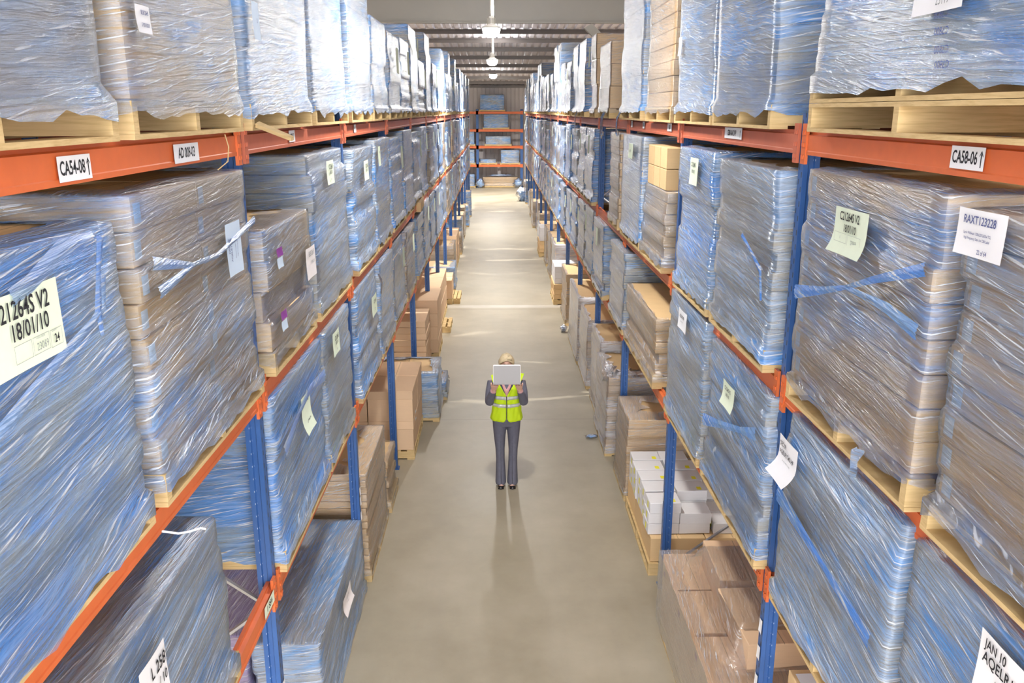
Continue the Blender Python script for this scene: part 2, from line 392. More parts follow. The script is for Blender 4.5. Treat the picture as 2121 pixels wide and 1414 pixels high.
def rack(name, x, s, ys, levels, label, group, depth=DEP, top=4.47, full=True, skip=()):
    root = empty(name, (x, ys[0], 0), label, 'rack', group)
    um = upright_mesh(s, top); ume = None; bme = {}; rme = None
    for i, y in enumerate(ys):
        for k, xx in enumerate((0, s * (depth - .085))):
            if ume is None: u = um.build('upright', 'blueup', root, False, (xx, y - ys[0], 0)); ume = u.data
            else: link('upright', ume, root, (xx, y - ys[0], 0))
        # frame bracing: horizontals at foot, then zig-zag diagonals
        zs = [.18, .95, 1.70, 2.45, 3.2, 3.95]
        for k in range(5):
            z0, z1 = zs[k], zs[k + 1]
            xa, xb = (.05 * s, (depth - .06) * s) if k % 2 == 0 else ((depth - .06) * s, .05 * s)
            m = MB(); m.tube([(xa, .035, z0), (xb, .035, z1)], .015, 6)
            key = k
            if ('b', k) not in bme: bme[('b', k)] = m.build('diagonal_brace', 'steel', root, False, (0, y - ys[0], 0)).data
            else: link('diagonal_brace', bme[('b', k)], root, (0, y - ys[0], 0))
    for i in range(len(ys) - 1):
        ln = ys[i + 1] - ys[i] - .07
        for li, z in enumerate(levels):
            if (i, li) in skip: continue
            mat = 'orange_old' if li == len(levels) - 1 and i > 0 else 'orange'
            kf = ('m', mat)
            loc = (-.012 * s, ys[i] - ys[0] + .07, z)
            if kf not in bme: bme[kf] = beam_mesh(s, ln).build('beam', mat, root, False, loc).data
            else: link('beam', bme[kf], root, loc)
            loc = (s * (depth + .012), ys[i] - ys[0] + .07, z)
            kr = ('r', mat)
            if kr not in bme: bme[kr] = beam_mesh(-s, ln).build('rear_beam', mat, root, False, loc).data
            else: link('rear_beam', bme[kr], root, loc)
    return root
rackL = rack('pallet_rack', XL, -1, UL, LV, 'long blue and orange pallet rack along the left side of the aisle', 'aisle racks')
rackR = rack('pallet_rack', XR, 1, UR, LV, 'long blue and orange pallet rack along the right side of the aisle', 'aisle racks')
backL = rack('pallet_rack', XL - 2.45, 1, UL[:5], LV, 'dark rack standing back to back behind the left rack', 'racks behind')
backR = rack('pallet_rack', XR + 2.45, -1, UR[:5], LV, 'dark rack standing back to back behind the right rack', 'racks behind')

def arrow(parent, x, y, h, mat='ink', z=.0015):
    m = MB(); t = h * .055; w = h * .2
    m.quad((x - t, y - h/2, z), (x + t, y - h/2, z), (x + t, y + h*.3, z), (x - t, y + h*.3, z))
    m.quad((x - w, y + h*.12, z), (x, y + h*.36, z), (x + w, y + h*.12, z), (x + w, y + h*.2, z), (x, y + h/2, z), (x - w, y + h*.2, z))
    m.build('arrow', mat, parent)
def beam_sign(root, side, y, z, txt, w=.21, h=.075, sz=.058, mat='white', bold=.001):
    s = -1 if side == 'L' else 1; x = XL if side == 'L' else XR
    right = (0, 1, 0) if side == 'L' else (0, -1, 0)
    o = paper(root, frame(right, ((-.012 * s) - .004 * s, y - root.location.y, z)), w, h, mat, 'bay_label', .001)
    up = txt.endswith('\u2191'); txt = txt.rstrip(' \u2191')
    lettering(o, txt, sz, -w * .07 if up else 0, 0, 'ink', bold, .0015, sx=.74)
    if up: arrow(o, w * .41, 0, h * .72)
beam_sign(rackL, 'L', 2.66, 4.315, 'CA54-08 \u2191')
beam_sign(rackL, 'L', 3.63, 4.315, 'AD 009-03', .29, .075)
beam_sign(rackL, 'L', 5.52, 4.33, '009-07', .16, .07, .04)
beam_sign(rackL, 'L', 8.0, 4.33, '007', .12, .07, .04)
beam_sign(rackR, 'R', 2.87, 4.33, 'CA58-06 \u2191')
beam_sign(rackR, 'R', 5.77, 4.34, 'CB01-06 DVP \u2191', .42, .07, .05)
beam_sign(rackR, 'R', 7.9, 4.34, 'AJ02', .2, .07, .05)
beam_sign(rackR, 'R', 9.3, 4.34, '08', .12, .07, .05)
beam_sign(rackR, 'R', 10.1, 4.34, '01', .12, .07, .05)
# white tags and paper scraps stuck to the near uprights and beam
for root, s, lst in ((rackR, 1, [(4.45, 1.50), (4.45, 1.32), (4.45, 1.12), (4.45, .95), (4.45, .78), (7.40, .95), (10.35, 2.2)]),
                     (rackL, -1, [(4.40, 1.15), (4.40, .95), (4.40, .7), (7.35, 1.05), (7.35, .95), (7.35, .8), (10.3, 1.25), (13.25, 1.3)])):
    for y, z in lst:
        paper(root, frame((0, -s, 0), (-.004 * s, y - root.location.y + .035, z)), .055, .09, 'white', 'paper_tag', .004, 0, R.uniform(-.1, .1))
o = paper(rackL, frame((0, 1, 0), (.019, 4.24 - rackL.location.y, 1.83)), .2, .07, 'green', 'bay_label', .001); lettering(o, '1 S54', .05, 0, 0, 'ink', .001, .0015)
o = paper(rackR, frame((0, -1, 0), (-.019, 4.75 - rackR.location.y, 1.83)), .3, .07, 'white', 'bay_label', .001); lettering(o, 'CA58-03', .05, 0, 0, 'blueink', .001, .0015); arrow(o, .12, 0, .05, 'blueink')

# ------------------------------------------------------------------ pallets and wrapped loads
def pallet(parent, hx, hy, z=0, near=False, mat='wood'):
    """two-way pallet: stringers run into the rack (x), deck boards run along the aisle (y)"""
    def top():
        m = MB(); n = 7; w = .1
        for i in range(n):
            x = -hx + w / 2 + i * (2 * hx - w) / (n - 1); m.box(x - w/2, x + w/2, -hy, hy, z + .112, z + .13)
        for x in (-hx + .05, 0, hx - .05): m.box(x - .05, x + .05, -hy, hy, z, z + .018)
        return m
    if near:
        p = top().build('pallet', mat, parent)
        for y in (-hy + .025, 0, hy - .025):
            m = MB(); m.box(-hx, hx, y - .022, y + .022, z + .018, z + .112); m.build('stringer', mat, p)
    else:
        m = top()
        for y in (-hy + .025, 0, hy - .025): m.box(-hx, hx, y - .022, y + .022, z + .018, z + .112)
        p = m.build('pallet', mat, parent)
    return p
def wrap_mesh(hx, hy, z0, z1, layers, seed, near, fold=.10, skirt=.07, full_top=False, amp=.005, mar=.010, taper=0.0):
    """film shell that hugs every layer; layers = [(za, zb, dx, dy, gx, gy)]"""
    m = MB(); nx = 14 if near else 4; ny = 16 if near else 5; r = .02
    def ring(ex, ey, cx, cy, z, a, rz=0.0):
        pts = []
        def seg(p, q, n):
            for i in range(n): pts.append((p[0] + (q[0]-p[0]) * i / n, p[1] + (q[1]-p[1]) * i / n))
        c = [(-ex + r, -ey), (ex - r, -ey), (ex, -ey + r), (ex, ey - r), (ex - r, ey), (-ex + r, ey), (-ex, ey - r), (-ex, -ey + r)]
        seg(c[0], c[1], nx); seg(c[1], c[2], 2); seg(c[2], c[3], ny); seg(c[3], c[4], 2); seg(c[4], c[5], nx); seg(c[5], c[6], 2); seg(c[6], c[7], ny); seg(c[7], c[0], 2)
        out = []
        for x, y in pts:
            k = noise.noise(Vector((x * 3 + seed, y * 3, z * 5))) * a
            zz = z + rz * (noise.noise(Vector((x * 6 + seed * 2, y * 6, 3))) + .4 * noise.noise(Vector((x * 19, y * 19, seed))))
            f = 1 + k / max(ex, ey)
            out.append((cx + x * f, cy + y * f, zz))
        return out
    rs = []
    rs.append(ring(hx + .022, hy + .018, 0, 0, z0 - skirt, amp * .4, .045 if skirt > .02 else 0))
    rs.append(ring(hx + .022, hy + .018, 0, 0, z0 - .008, amp * .4))
    for i, (za, zb, dx, dy, gx, gy) in enumerate(layers):
        e = (zb - za) * .12
        rs.append(ring(gx + mar, gy + mar, dx, dy, za + e, amp))
        if near: rs.append(ring(gx + mar + .002, gy + mar + .002, dx, dy, (za + zb) / 2, amp))
        rs.append(ring(gx + mar, gy + mar, dx, dy, zb - e, amp))
    za, zb, dx, dy, gx, gy = layers[-1]
    rs.append(ring(gx + mar * .9, gy + mar * .9, dx, dy, zb + .003, amp * .5))
    rs.append(ring(gx - .02, gy - .02, dx, dy, zb + .008, 0))
    rs.append(ring(gx - fold * .5, gy - fold * .5, dx, dy, zb + .012, 0, .01))
    f2 = ring(gx - fold, gy - fold, dx, dy, zb + .014, 0, .012)
    if not full_top:      # torn inner edge
        f2 = [(dx + (x - dx) * (1 + .30 * fold / max(gx, .1) * noise.noise(Vector((x * 7, y * 7, seed))) * 4), dy + (y - dy) * (1 + .3 * fold / max(gy, .1) * noise.noise(Vector((x * 7, y * 7, seed + 9))) * 4), z) for x, y, z in f2]
    rs.append(f2)
    m.rings(rs, True, False, full_top)
    return m
SEED = [0]
CART = {}
def unit_box():
    if 'u' not in CART:
        m = MB(); m.box(-.5, .5, -.5, .5, -.5, .5); me = D.meshes.new('carton'); me.from_pydata(m.v, [], m.f); me.update()
        CART['u'] = me
    return CART['u']
def carton(parent, cx, cy, cz, w, d, h, mat='carton', name='carton', near=True, rot=0.0):
    """box with four top flaps meeting at a taped slit and softened edges"""
    m = MB(); e = min(.004, w * .02)
    hx, hy, hz = w / 2, d / 2, h / 2
    rs = []
    for ex, z in ((e, -hz), (0, -hz + e), (0, hz - e), (e, hz)):
        rs.append([(-hx+ex, -hy+ex, z), (hx-ex, -hy+ex, z), (hx-ex, hy-ex, z), (-hx+ex, hy-ex, z)])
    m.rings(rs, True, True, True)
    o = m.build(name, mat, parent); o.location = (cx, cy, cz); o.rotation_euler.z = rot
    return o
def load(side, level, y0, y1, ztop, style='blue', near=0, nl=None, ny=1, nx=1, label=None, group=None, xf=None, depth=1.12, jit=.008,
         full_top=False, fold=.10, base=None, stickers=None, mat=None, pallets=1, name='pallet_load', skirt=None, xin=0.0, top_extra=None):
    """one pallet with its cartons and film. near: 2 = every carton, 1 = one part per layer, 0 = carton stack"""
    s = -1 if side == 'L' else 1
    x0 = (XL + .06) if side == 'L' else (XR - .08)
    if xf is not None: x0 = xf
    x0 += s * xin
    if skirt is None: skirt = .05 if level == 3 else .070
    SEED[0] += 1; sd = SEED[0] * 1.37; rr = random.Random(SEED[0])
    zb = base if base is not None else (0.0 if level == 0 else LV[level - 1])
    cx, cy = x0 + s * depth / 2, (y0 + y1) / 2
    hx, hy = depth / 2, (y1 - y0) / 2
    root = empty(name, (cx, cy, zb), label, 'pallet load', group)
    for k in range(pallets): pallet(root, hx, hy, k * .132, near >= 2)
    z0 = .132 * pallets; zt = ztop - zb
    if nl is None: nl = max(2, round((zt - z0) / .125))
    lh = (zt - z0) / nl; layers = []
    for i in range(nl):
        dx, dy = rr.uniform(-jit, jit), rr.uniform(-jit, jit)
        layers.append((z0 + i * lh, z0 + (i + 1) * lh, dx, dy, hx - .012 - abs(dx) - rr.uniform(0, jit), hy - .012 - abs(dy) - rr.uniform(0, jit)))
    cm = mat or 'carton'
    if near >= 2:
        for (za, zb_, dx, dy, gx, gy) in layers:
            cw, cd = 2 * gx / nx, 2 * gy / ny
            for i in range(nx):
                for j in range(ny):
                    if nx > 2 and 0 < i < nx - 1: continue
                    c = carton(root, dx - gx + cw * (i + .5), dy - gy + cd * (j + .5), (za + zb_) / 2, cw - .005, cd - .005, zb_ - za - .005, cm)
                    if stickers and i == (0 if s > 0 else nx - 1):
                        b = MB(); xs = -s * (cw / 2 - .0015); yy = stickers * (cd / 2 - .05); w2, h2 = .03, min(.035, lh * .4)
                        b.quad((xs, yy - w2, -h2), (xs, yy + w2, -h2), (xs, yy + w2, h2), (xs, yy - w2, h2))
                        b.build('sticker', 'bluewhite', c)
    elif near == 1:
        for (za, zb_, dx, dy, gx, gy) in layers:
            carton(root, dx, dy, (za + zb_) / 2, 2 * gx, 2 * gy, zb_ - za - .006, cm)
    else:
        m = MB()
        for (za, zb_, dx, dy, gx, gy) in layers:
            m.box(dx - gx, dx + gx, dy - gy, dy + gy, za + .004, zb_ - .004)
        m.build('carton_block', mat or 'stack', root)
    if style:
        w = wrap_mesh(hx - .012, hy - .012, z0, zt, layers, sd, near >= 1, fold, skirt, full_top)
        w.build('stretch_wrap', style, root, True)
    return root
def lab(root, side, y, z, w, h, mat, lines, xf=None, tilt=0.0, flap=.0, off=.018, rot90=False):
    s = -1 if side == 'L' else 1
    x = ((XL + .06) if side == 'L' else (XR - .08)) if xf is None else xf
    mt = frame((0, -s, 0), (x - s * off, y, z)); mt.translation -= root.location
    o = paper(root, mt, w, h, mat, 'paper_label', .006, flap, tilt)
    for t in lines:
        body, sz, tx, ty, mm = t[:5]; sx = t[5] if len(t) > 5 else .8
        lettering(o, body, sz, tx, ty, mm, sz * .014 if mm != 'greyink' else 0, .009 + (.004 if ty < -.05 else 0), (math.pi / 2 if rot90 else 0), sx)
    return o
def lines_rect(parent, x0, x1, y0, y1, t=.0012, mat='greyink', z=.0105):
    m = MB()
    for a, b, c, d in ((x0, x1, y0, y0 + t), (x0, x1, y1 - t, y1), (x0, x0 + t, y0, y1), (x1 - t, x1, y0, y1)):
        m.quad((a, c, z), (b, c, z), (b, d, z), (a, d, z))
    m.build('printed_box', mat, parent)
WS = lambda a, b: [(a, .062, 0, .085, 'ink', .72), (b, .058, 0, .025, 'ink', .8), ('23069', .03, -.035, -.06, 'greyink'), ('24', .03, .05, -.06, 'greyink'), ('1 OF 18', .014, -.04, -.1, 'greyink')]

ORD = 'first second third fourth fifth sixth seventh eighth ninth tenth eleventh twelfth thirteenth fourteenth fifteenth sixteenth seventeenth eighteenth nineteenth twentieth'.split()
ORD += ['twenty-' + o for o in ORD[:9]] + ['thirtieth'] + ['thirty-' + o for o in ORD[:9]]
LEVN = {0: '%s rack floor', 1: '%s low beams', 2: '%s middle beams', 3: '%s top beams'}
SIDE = {'L': 'left', 'R': 'right'}
LOOK = {'blue': 'blue-filmed', 'deep': 'deep blue filmed', 'mixed': 'half clear filmed', 'pale': 'silvery wrapped', 'clear': 'clear-wrapped brown', 'milk': 'milky white wrapped', None: 'bare brown', 'lav': 'lavender filmed'}
CNT = {}; LOADS = {}
def nlabel(side, level, look, extra=''):
    k = (side, level); CNT[k] = CNT.get(k, 0) + 1
    return '%s load%s, %s along %s' % (look, extra, ORD[CNT[k] - 1], LEVN[level] % SIDE[side])
def LD(side, level, y0, y1, zt, style='blue', look=None, extra='', **kw):
    g = 'pallet loads on the ' + LEVN[level] % SIDE[side]
    o = load(side, level, y0, y1, zt, style, label=nlabel(side, level, look or LOOK[style], extra), group=g, **kw)
    LOADS[side, level, CNT[side, level] - 1] = o; return o

# ---- left rack, top level
a = LD('L', 3, 1.50, 2.90, 5.75, 'pale', near=2, nl=3, ny=1, nx=2, jit=.012)
a = LD('L', 3, 3.02, 4.33, 5.8, 'mixed', near=2, nl=3, ny=1, nx=1, jit=.01)
lab(a, 'L', 3.15, 4.785, .12, .09, 'white', [('BLB12645', .02, 0, .02, 'blueink'), ('5 PER BOX', .018, 0, -.02, 'blueink')])
a = LD('L', 3, 4.48, 5.95, 5.8, 'pale', near=2, nl=3, ny=1, nx=2)
lab(a, 'L', 4.62, 4.92, .12, .18, 'bluewhite', [('5', .03, 0, 0, 'blueink')])
a = LD('L', 3, 6.08, 7.42, 5.85, 'pale', near=2, nl=3, ny=1, nx=2)
LD('L', 3, 7.60, 8.88, 5.75, 'pale', near=1, nl=3)
LD('L', 3, 9.0, 10.2, 5.40, 'pale', near=1, nl=4)
# ---- left, middle
a = LD('L', 2, 1.50, 2.83, 4.13, 'deep', near=2, ny=1, nx=2, stickers=None, extra=' with a big green paper sheet', skirt=.11)
o = lab(a, 'L', 2.135, 3.94, .40, .205, 'green', [('C21264S V2', .068, .0, .058, 'ink', .8), ('18/01/10', .062, .03, .002, 'ink', .85), ('23069', .030, .07, -.056, 'greyink'), ('24', .034, .145, -.056, 'ink'), ('WORKS ORDER', .008, .07, -.034, 'greyink'), ('QUANTITY', .008, .145, -.034, 'greyink')])
lines_rect(o, .028, .110, -.075, -.028); lines_rect(o, .116, .178, -.078, -.03); lines_rect(o, -.06, .022, -.075, -.028)
a = LD('L', 2, 2.95, 4.33, 4.20, 'mixed', near=2, ny=2, nx=2, nl=8, jit=.010, stickers=-1, extra=' with white stickers and torn film')
lab(a, 'L', 3.95, 3.87, .22, .24, 'bluewhite', [('AQELR1T49', .026, -.06, 0, 'blueink'), ('DEC 09', .026, -.09, .02, 'blueink'), ('Recessed 2x49W TC-L', .012, 0, 0, 'blueink'), ('High Frequency Gear', .012, .03, 0, 'blueink')], rot90=True)
a = LD('L', 2, 4.58, 5.72, 3.86, 'mixed', near=2, nl=4, ny=1, nx=1, jit=.014, extra=' left open on top, shorter', fold=.16)
lab(a, 'L', 5.55, 3.53, .27, .2, 'cream', [('BLB12645', .05, 0, .06, 'greyink'), ('5 PER BOX', .03, .03, 0, 'greyink')])
for z in (3.72, 3.36):
    lab(a, 'L', 4.78, z, .12, .05, 'magenta', [], off=.014); lab(a, 'L', 4.78, z - .06, .12, .06, 'bluewhite', [], off=.014)
a = LD('L', 2, 5.86, 7.22, 4.19, 'blue', near=2, ny=1, nx=2, nl=8, jit=.012)
lab(a, 'L', 6.38, 4.05, .26, .17, 'green', [('C21264S', .05, 0, .04, 'ink'), ('18/01/10', .035, 0, -.0, 'ink'), ('23069', .02, 0, -.05, 'greyink')])
a = LD('L', 2, 7.58, 8.88, 4.15, 'blue', near=1, nl=8, jit=.014)
lab(a, 'L', 8.15, 3.95, .26, .18, 'green', [('C21264S', .05, 0, .04, 'ink'), ('18/01/10', .035, 0, 0, 'ink')])
a = LD('L', 2, 8.98, 10.18, 4.19, 'blue', near=1, nl=8)
lab(a, 'L', 9.1, 4.03, .16, .2, 'green', [('18/01', .03, 0, .04, 'ink')])
# ---- left, lowest
a = LD('L', 1, 2.28, 3.56, 2.72, 'blue', near=2, ny=1, nx=2, nl=5, jit=.014, fold=.22, extra=' with a sheet marked 258')
lab(a, 'L', 2.62, 2.545, .22, .2, 'white', [('L 258', .07, .03, .04, 'ink'), ('/ 10', .055, .06, -.03, 'ink')])
a = LD('L', 1, 4.50, 5.88, 2.93, 'deep', near=2, ny=1, nx=2, nl=8, jit=.012, extra=' with a curled green sheet')
lab(a, 'L', 5.15, 2.64, .24, .24, 'green', [('C212', .05, .03, -.07, 'ink'), ('V2', .04, .03, .08, 'ink')], flap=.12)
a = LD('L', 1, 5.94, 7.02, 2.93, 'blue', near=2, ny=1, nx=2, nl=8, jit=.012)
lab(a, 'L', 6.25, 2.80, .25, .18, 'green', [('C21264S', .05, 0, .04, 'ink'), ('18/01/10', .035, 0, 0, 'ink'), ('23069', .02, 0, -.05, 'greyink')])
a = LD('L', 1, 7.48, 8.82, 2.92, 'blue', near=1, nl=9, jit=.014)
lab(a, 'L', 8.3, 2.63, .32, .2, 'green', [('C21264S', .05, 0, .04, 'ink'), ('V2', .04, 0, -.04, 'ink')])
a = LD('L', 1, 8.95, 10.15, 2.90, 'blue', near=1, nl=9)
# ---- right, top
a = LD('R', 3, 2.36, 4.22, 5.45, 'deep', near=2, nl=9, ny=1, nx=1, pallets=2, jit=.014, extra=' on two stacked pallets', skirt=.09)
lab(a, 'R', 3.03, 4.98, .34, .36, 'white', [('CM 6', .05, .05, -.09, 'greyink'), ('23119', .045, .05, -.145, 'greyink'), ('/6', .05, -.1, -.08, 'greyink')])
for i, z in enumerate((4.795, 4.74, 4.68, 4.632)):
    mt = frame((0, -1, 0), (XR - .08 - .0185, 3.0 - i * .015, z)); mt.translation -= a.location
    t = lettering(a, 'C7800', .036, 0, 0, 'blueink', 0, 0, 0, 1.0, name='printed_number'); t.matrix_local = mt @ Matrix.Rotation(math.pi, 4, 'Z')
a = LD('R', 3, 4.80, 6.10, 5.8, 'blue', near=2, nl=3, ny=1, nx=2)
a = LD('R', 3, 6.14, 7.40, 5.8, 'pale', near=2, nl=4, ny=1, nx=2)
lab(a, 'R', 7.2, 4.98, .12, .14, 'bluewhite', [])
a = LD('R', 3, 7.56, 8.85, 5.8, 'clear', near=1, nl=10, look='clear-wrapped tall brown')
a = LD('R', 3, 9.15, 10.70, 5.85, 'pale', near=1, nl=4)
# ---- right, middle
a = LD('R', 2, 1.45, 2.74, 4.18, 'mixed', near=2, nl=9, ny=2, nx=2, stickers=1, jit=.011, extra=' with white sheet and sticker columns')
lab(a, 'R', 2.585, 4.115, .27, .145, 'white', [('RAXT123228', .036, -.0, .040, 'blueink', .9), ('Lay-in Wallwash 1200x220 2x55w TCL', .012, -.005, .0, 'blueink'), ('High Frequency Gear c/w CBA Label', .012, -.005, -.016, 'blueink'), ('22 of 64', .02, .04, -.052, 'blueink')])
a = LD('R', 2, 2.86, 4.20, 4.21, 'mixed', near=2, nl=8, ny=1, nx=2, stickers=1, jit=.010, extra=' with green sheet near its top', skirt=.05)
o = lab(a, 'R', 3.55, 3.99, .34, .19, 'green', [('C21264S V2', .05, 0, .06, 'ink'), ('18/01/10', .045, .01, .012, 'ink'), ('1', .02, -.08, -.03, 'greyink'), ('23069', .028, .06, -.04, 'greyink'), ('1 OF 18', .016, -.08, -.07, 'greyink')], flap=.1)
lines_rect(o, -.14, -.01, -.05, -.01, .001); lines_rect(o, .0, .13, -.06, -.01, .001)
a = LD('R', 2, 4.60, 5.86, 4.17, 'blue', near=2, nl=9, ny=1, nx=1, jit=.014)
a = LD('R', 2, 5.96, 7.14, 4.20, 'deep', near=2, nl=8, ny=1, nx=1, jit=.012)
lab(a, 'R', 6.48, 4.045, .26, .2, 'green', [('C21264S', .045, 0, .05, 'ink'), ('18/01/10', .035, 0, 0, 'ink')])
a = LD('R', 2, 7.66, 8.86, 3.78, 'mixed', near=1, nl=6, extra=' topped by loose brown cartons')
n = 0
for j in range(2):
    for i, yy in enumerate((7.93, 8.25, 8.57)):
        n += 1
        c = carton(None, XR - .08 + .28, yy, 3.785 + .095 + j * .19, .5, .30, .185, 'carton', 'loose_carton')
        tag(c, 'loose brown carton on top of a wrapped load, %s tier, %s' % (('lower', 'upper')[j], ('near end', 'middle', 'far end')[i]), 'carton', 'loose cartons on the right rack')
a = LD('R', 2, 8.95, 10.36, 4.22, 'blue', near=1, nl=6)
lab(a, 'R', 9.58, 4.06, .3, .16, 'green', [('18/01', .04, 0, 0, 'ink')])
a = LD('R', 2, 10.60, 11.50, 4.22, 'clear', near=1, nl=12, look='clear-wrapped mauve brown')
# ---- right, lowest
a = LD('R', 1, 1.5, 2.80, 2.98, 'blue', near=2, nl=7, ny=2, nx=2, stickers=1, extra=' with a white AQELR sheet')
lab(a, 'R', 2.12, 2.86, .30, .2, 'white', [('AQELR1T40', .05, .0, .025, 'ink', .9), ('JAN 10', .045, -.06, .07, 'ink'), ('QELR1 2X40W TC-L', .018, .02, -.02, 'greyink'), ('Frequency Gear', .016, .03, -.042, 'greyink'), ('of 12', .016, .08, -.075, 'greyink')])
a = LD('R', 1, 2.87, 4.18, 2.97, 'blue', near=2, nl=8, ny=3, nx=2, stickers=1, jit=.012, extra=' with a curling white sheet', fold=.06)
lab(a, 'R', 4.03, 2.76, .27, .2, 'white', [('AQELR1T40 HF', .034, .0, .02, 'ink', .9), ('DEC 09', .034, -.06, .06, 'ink'), ('Recessed 2x40W TC-L High', .012, .0, -.02, 'greyink'), ('Frequency Gear', .012, .0, -.036, 'greyink'), ('of 12', .014, .05, -.065, 'greyink')], flap=.25)
a = LD('R', 1, 4.48, 5.84, 2.93, 'blue', near=2, nl=10, ny=1, nx=1, jit=.012)
lab(a, 'R', 5.17, 2.72, .27, .16, 'green', [('C21264S V2', .035, 0, .04, 'ink'), ('18/01/10', .03, 0, 0, 'ink')], flap=.06)
a = LD('R', 1, 5.96, 7.26, 3.0, 'blue', near=2, nl=9, ny=2, nx=1, jit=.008)
lab(a, 'R', 6.60, 2.87, .3, .16, 'white', [('AQELR1T40', .036, 0, .03, 'ink'), ('Recessed 2x40W', .016, 0, -.01, 'greyink')])
a = LD('R', 1, 7.86, 9.78, 2.56, 'clear', near=1, nl=5, look='low clear-wrapped brown carton', jit=.02, fold=.03)
a = LD('R', 1, 9.92, 11.20, 2.86, 'blue', near=1, nl=10)

# ---- rest of both racks
def ys_for(ups, i): return [(ups[i] + .18, ups[i] + 1.44), (ups[i] + 1.56, ups[i] + 2.82)]
styles = ['blue', 'blue', 'pale', 'blue', 'mixed', 'blue', 'deep', 'blue', 'clear']
topsL = [5.38, 5.42, 5.72, 5.3, 5.85, 5.4, 5.35, 5.86, 5.4, 6.0, 5.45, 5.98, 5.3, 5.4, 5.9, 5.3, 5.92, 5.45, 5.95, 5.4, 5.9, 5.95]
topsR = [5.38, 5.6, 5.64, 5.66, 5.45, 5.5, 6.0, 6.05, 5.45, 5.5, 5.48, 5.55, 6.02, 6.05, 5.5, 5.5, 5.95, 5.98, 5.5, 5.9, 5.5, 5.95, 5.6, 5.9]
greens = []
for side, ups, tops in (('L', UL, topsL), ('R', UR, topsR)):
    k = 0; x0 = (XL + .06) if side == 'L' else (XR - .08)
    for b in range(3, len(ups) - 1):
        for j, (ya, yb) in enumerate(ys_for(ups, b)):
            nr = 1 if b <= 4 else 0
            # top
            st = 'pale' if R.random() < .6 else 'blue'
            if side == 'R' and k in (0, 1): st = 'clear'
            if side == 'L' or ya > 11.7:
                t = tops[min(k, len(tops) - 1)]
                a = LD(side, 3, ya + R.uniform(-.04, .04), yb - (.5 if side == 'R' and k == 1 else 0), t, st, near=nr, nl=R.choice((3, 4, 9)), jit=.012, xin=R.uniform(-.02, .04))
                if R.random() < .5: lab(a, side, (ya + yb) / 2, t - .3, .25, .3, 'green', [])
                k += 1
            elif side == 'R' and k == 0 and j == 0:
                pass
            # middle
            if not (side == 'R' and (ya < 11.5 or (b == 3 and j == 1))):
                st = R.choice(styles); zt = 4.19 + R.uniform(-.05, .03)
                if R.random() < .18: zt = 3.95
                a = LD(side, 2, ya + R.uniform(-.05, .05), yb, zt, st, near=nr, nl=R.choice((6, 8, 9)), jit=.014, xin=R.uniform(-.01, .03))
                if st != 'clear' and R.random() < .75: lab(a, side, (ya + yb) / 2 + R.uniform(-.2, .2), zt - .24, .22, .28, 'green', [])
            if not (side == 'R' and ya < 11.0):
                st = R.choice(styles); zt = 2.90 + R.uniform(-.06, .05)
                a = LD(side, 1, ya + R.uniform(-.05, .05), yb, zt, st, near=nr, nl=R.choice((6, 8, 9)), jit=.014, xin=R.uniform(-.01, .03))
                if st != 'clear' and R.random() < .6: lab(a, side, (ya + yb) / 2, zt - .22, .22, .26, 'green', [])
# loose carton lying over a load on the left rack with a knot of blue film
c = carton(None, XL + .10 - .2, 14.3, 2.99, .34, .95, .15, 'carton', 'long_carton', rot=.03)
tag(c, 'long brown carton lying on the lowest level loads of the left rack', 'carton')

# ---- loads of the racks behind
for side, ups in (('L', UL), ('R', UR)):
    s = -1 if side == 'L' else 1
    for b in range(0, 4):
        for lv, zt in ((1, 2.85), (2, 4.1), (3, 5.6)):
            for j, (ya, yb) in enumerate(ys_for(ups, b)):
                if b == 0 and j == 0: continue
                nm = ORD[b * 2 + j]
                load(side, lv, ya, yb, zt, 'deep' if (b + j + lv) % 2 else 'mixed', label='shaded load behind the %s rack, %s along, at %s level' % (SIDE[side], nm, ('low', 'middle', 'high')[lv - 1]),
                     group='loads of the racks behind', xf=(XL - 1.28) if side == 'L' else (XR + 1.28), depth=1.1, nl=6)

# ---- twisted ropes and dense bands of blue film lying over the faces of the near loads
def rope(a, side, pts, w, mat='rope', out=.022):
    s = -1 if side == 'L' else 1; x0 = ((XL + .06) if side == 'L' else (XR - .08)) - s * out
    m = MB(); rs = []; n = len(pts)
    for i, (y, z) in enumerate(pts):
        y2, z2 = pts[min(i + 1, n - 1)]; y1, z1 = pts[max(i - 1, 0)]; d = Vector((0, y2 - y1, z2 - z1)).normalized(); q = Vector((0, -d.z, d.y))
        ww = w[i] if isinstance(w, (list, tuple)) else w; r = []
        for k in range(9):
            t = k / 8 - .5; r.append(Vector((x0 - s * (.004 * ((k + i) % 2) + .006 * (1 - abs(t) * 2)), y, z)) + q * ww * t - a.location)
        rs.append(r)
    m.rings(rs, False); m.build('twisted_film', mat, a, True)
A = LOADS
rope(A['L', 2, 0], 'L', [(1.90, 3.70), (2.14, 3.78), (2.33, 3.83), (2.49, 3.87), (2.58, 3.90), (2.60, 4.0)], [.05, .04, .03, .03, .04, .05])
rope(A['L', 2, 0], 'L', [(2.10, 4.03), (2.19, 4.05), (2.38, 4.11), (2.57, 4.12)], [.05, .05, .06, .03])
rope(A['L', 2, 0], 'L', [(2.62, 4.11), (2.58, 4.02), (2.55, 3.9), (2.55, 3.82)], [.04, .03, .04, .02])
rope(A['L', 2, 1], 'L', [(2.99, 3.965), (3.2, 3.925), (3.39, 3.89), (3.69, 3.88), (4.10, 3.93), (4.3, 3.96)], [.05, .035, .02, .025, .03, .04])
rope(A['L', 2, 1], 'L', [(3.39, 3.89), (3.2, 3.87), (3.02, 3.85)], [.02, .035, .05])
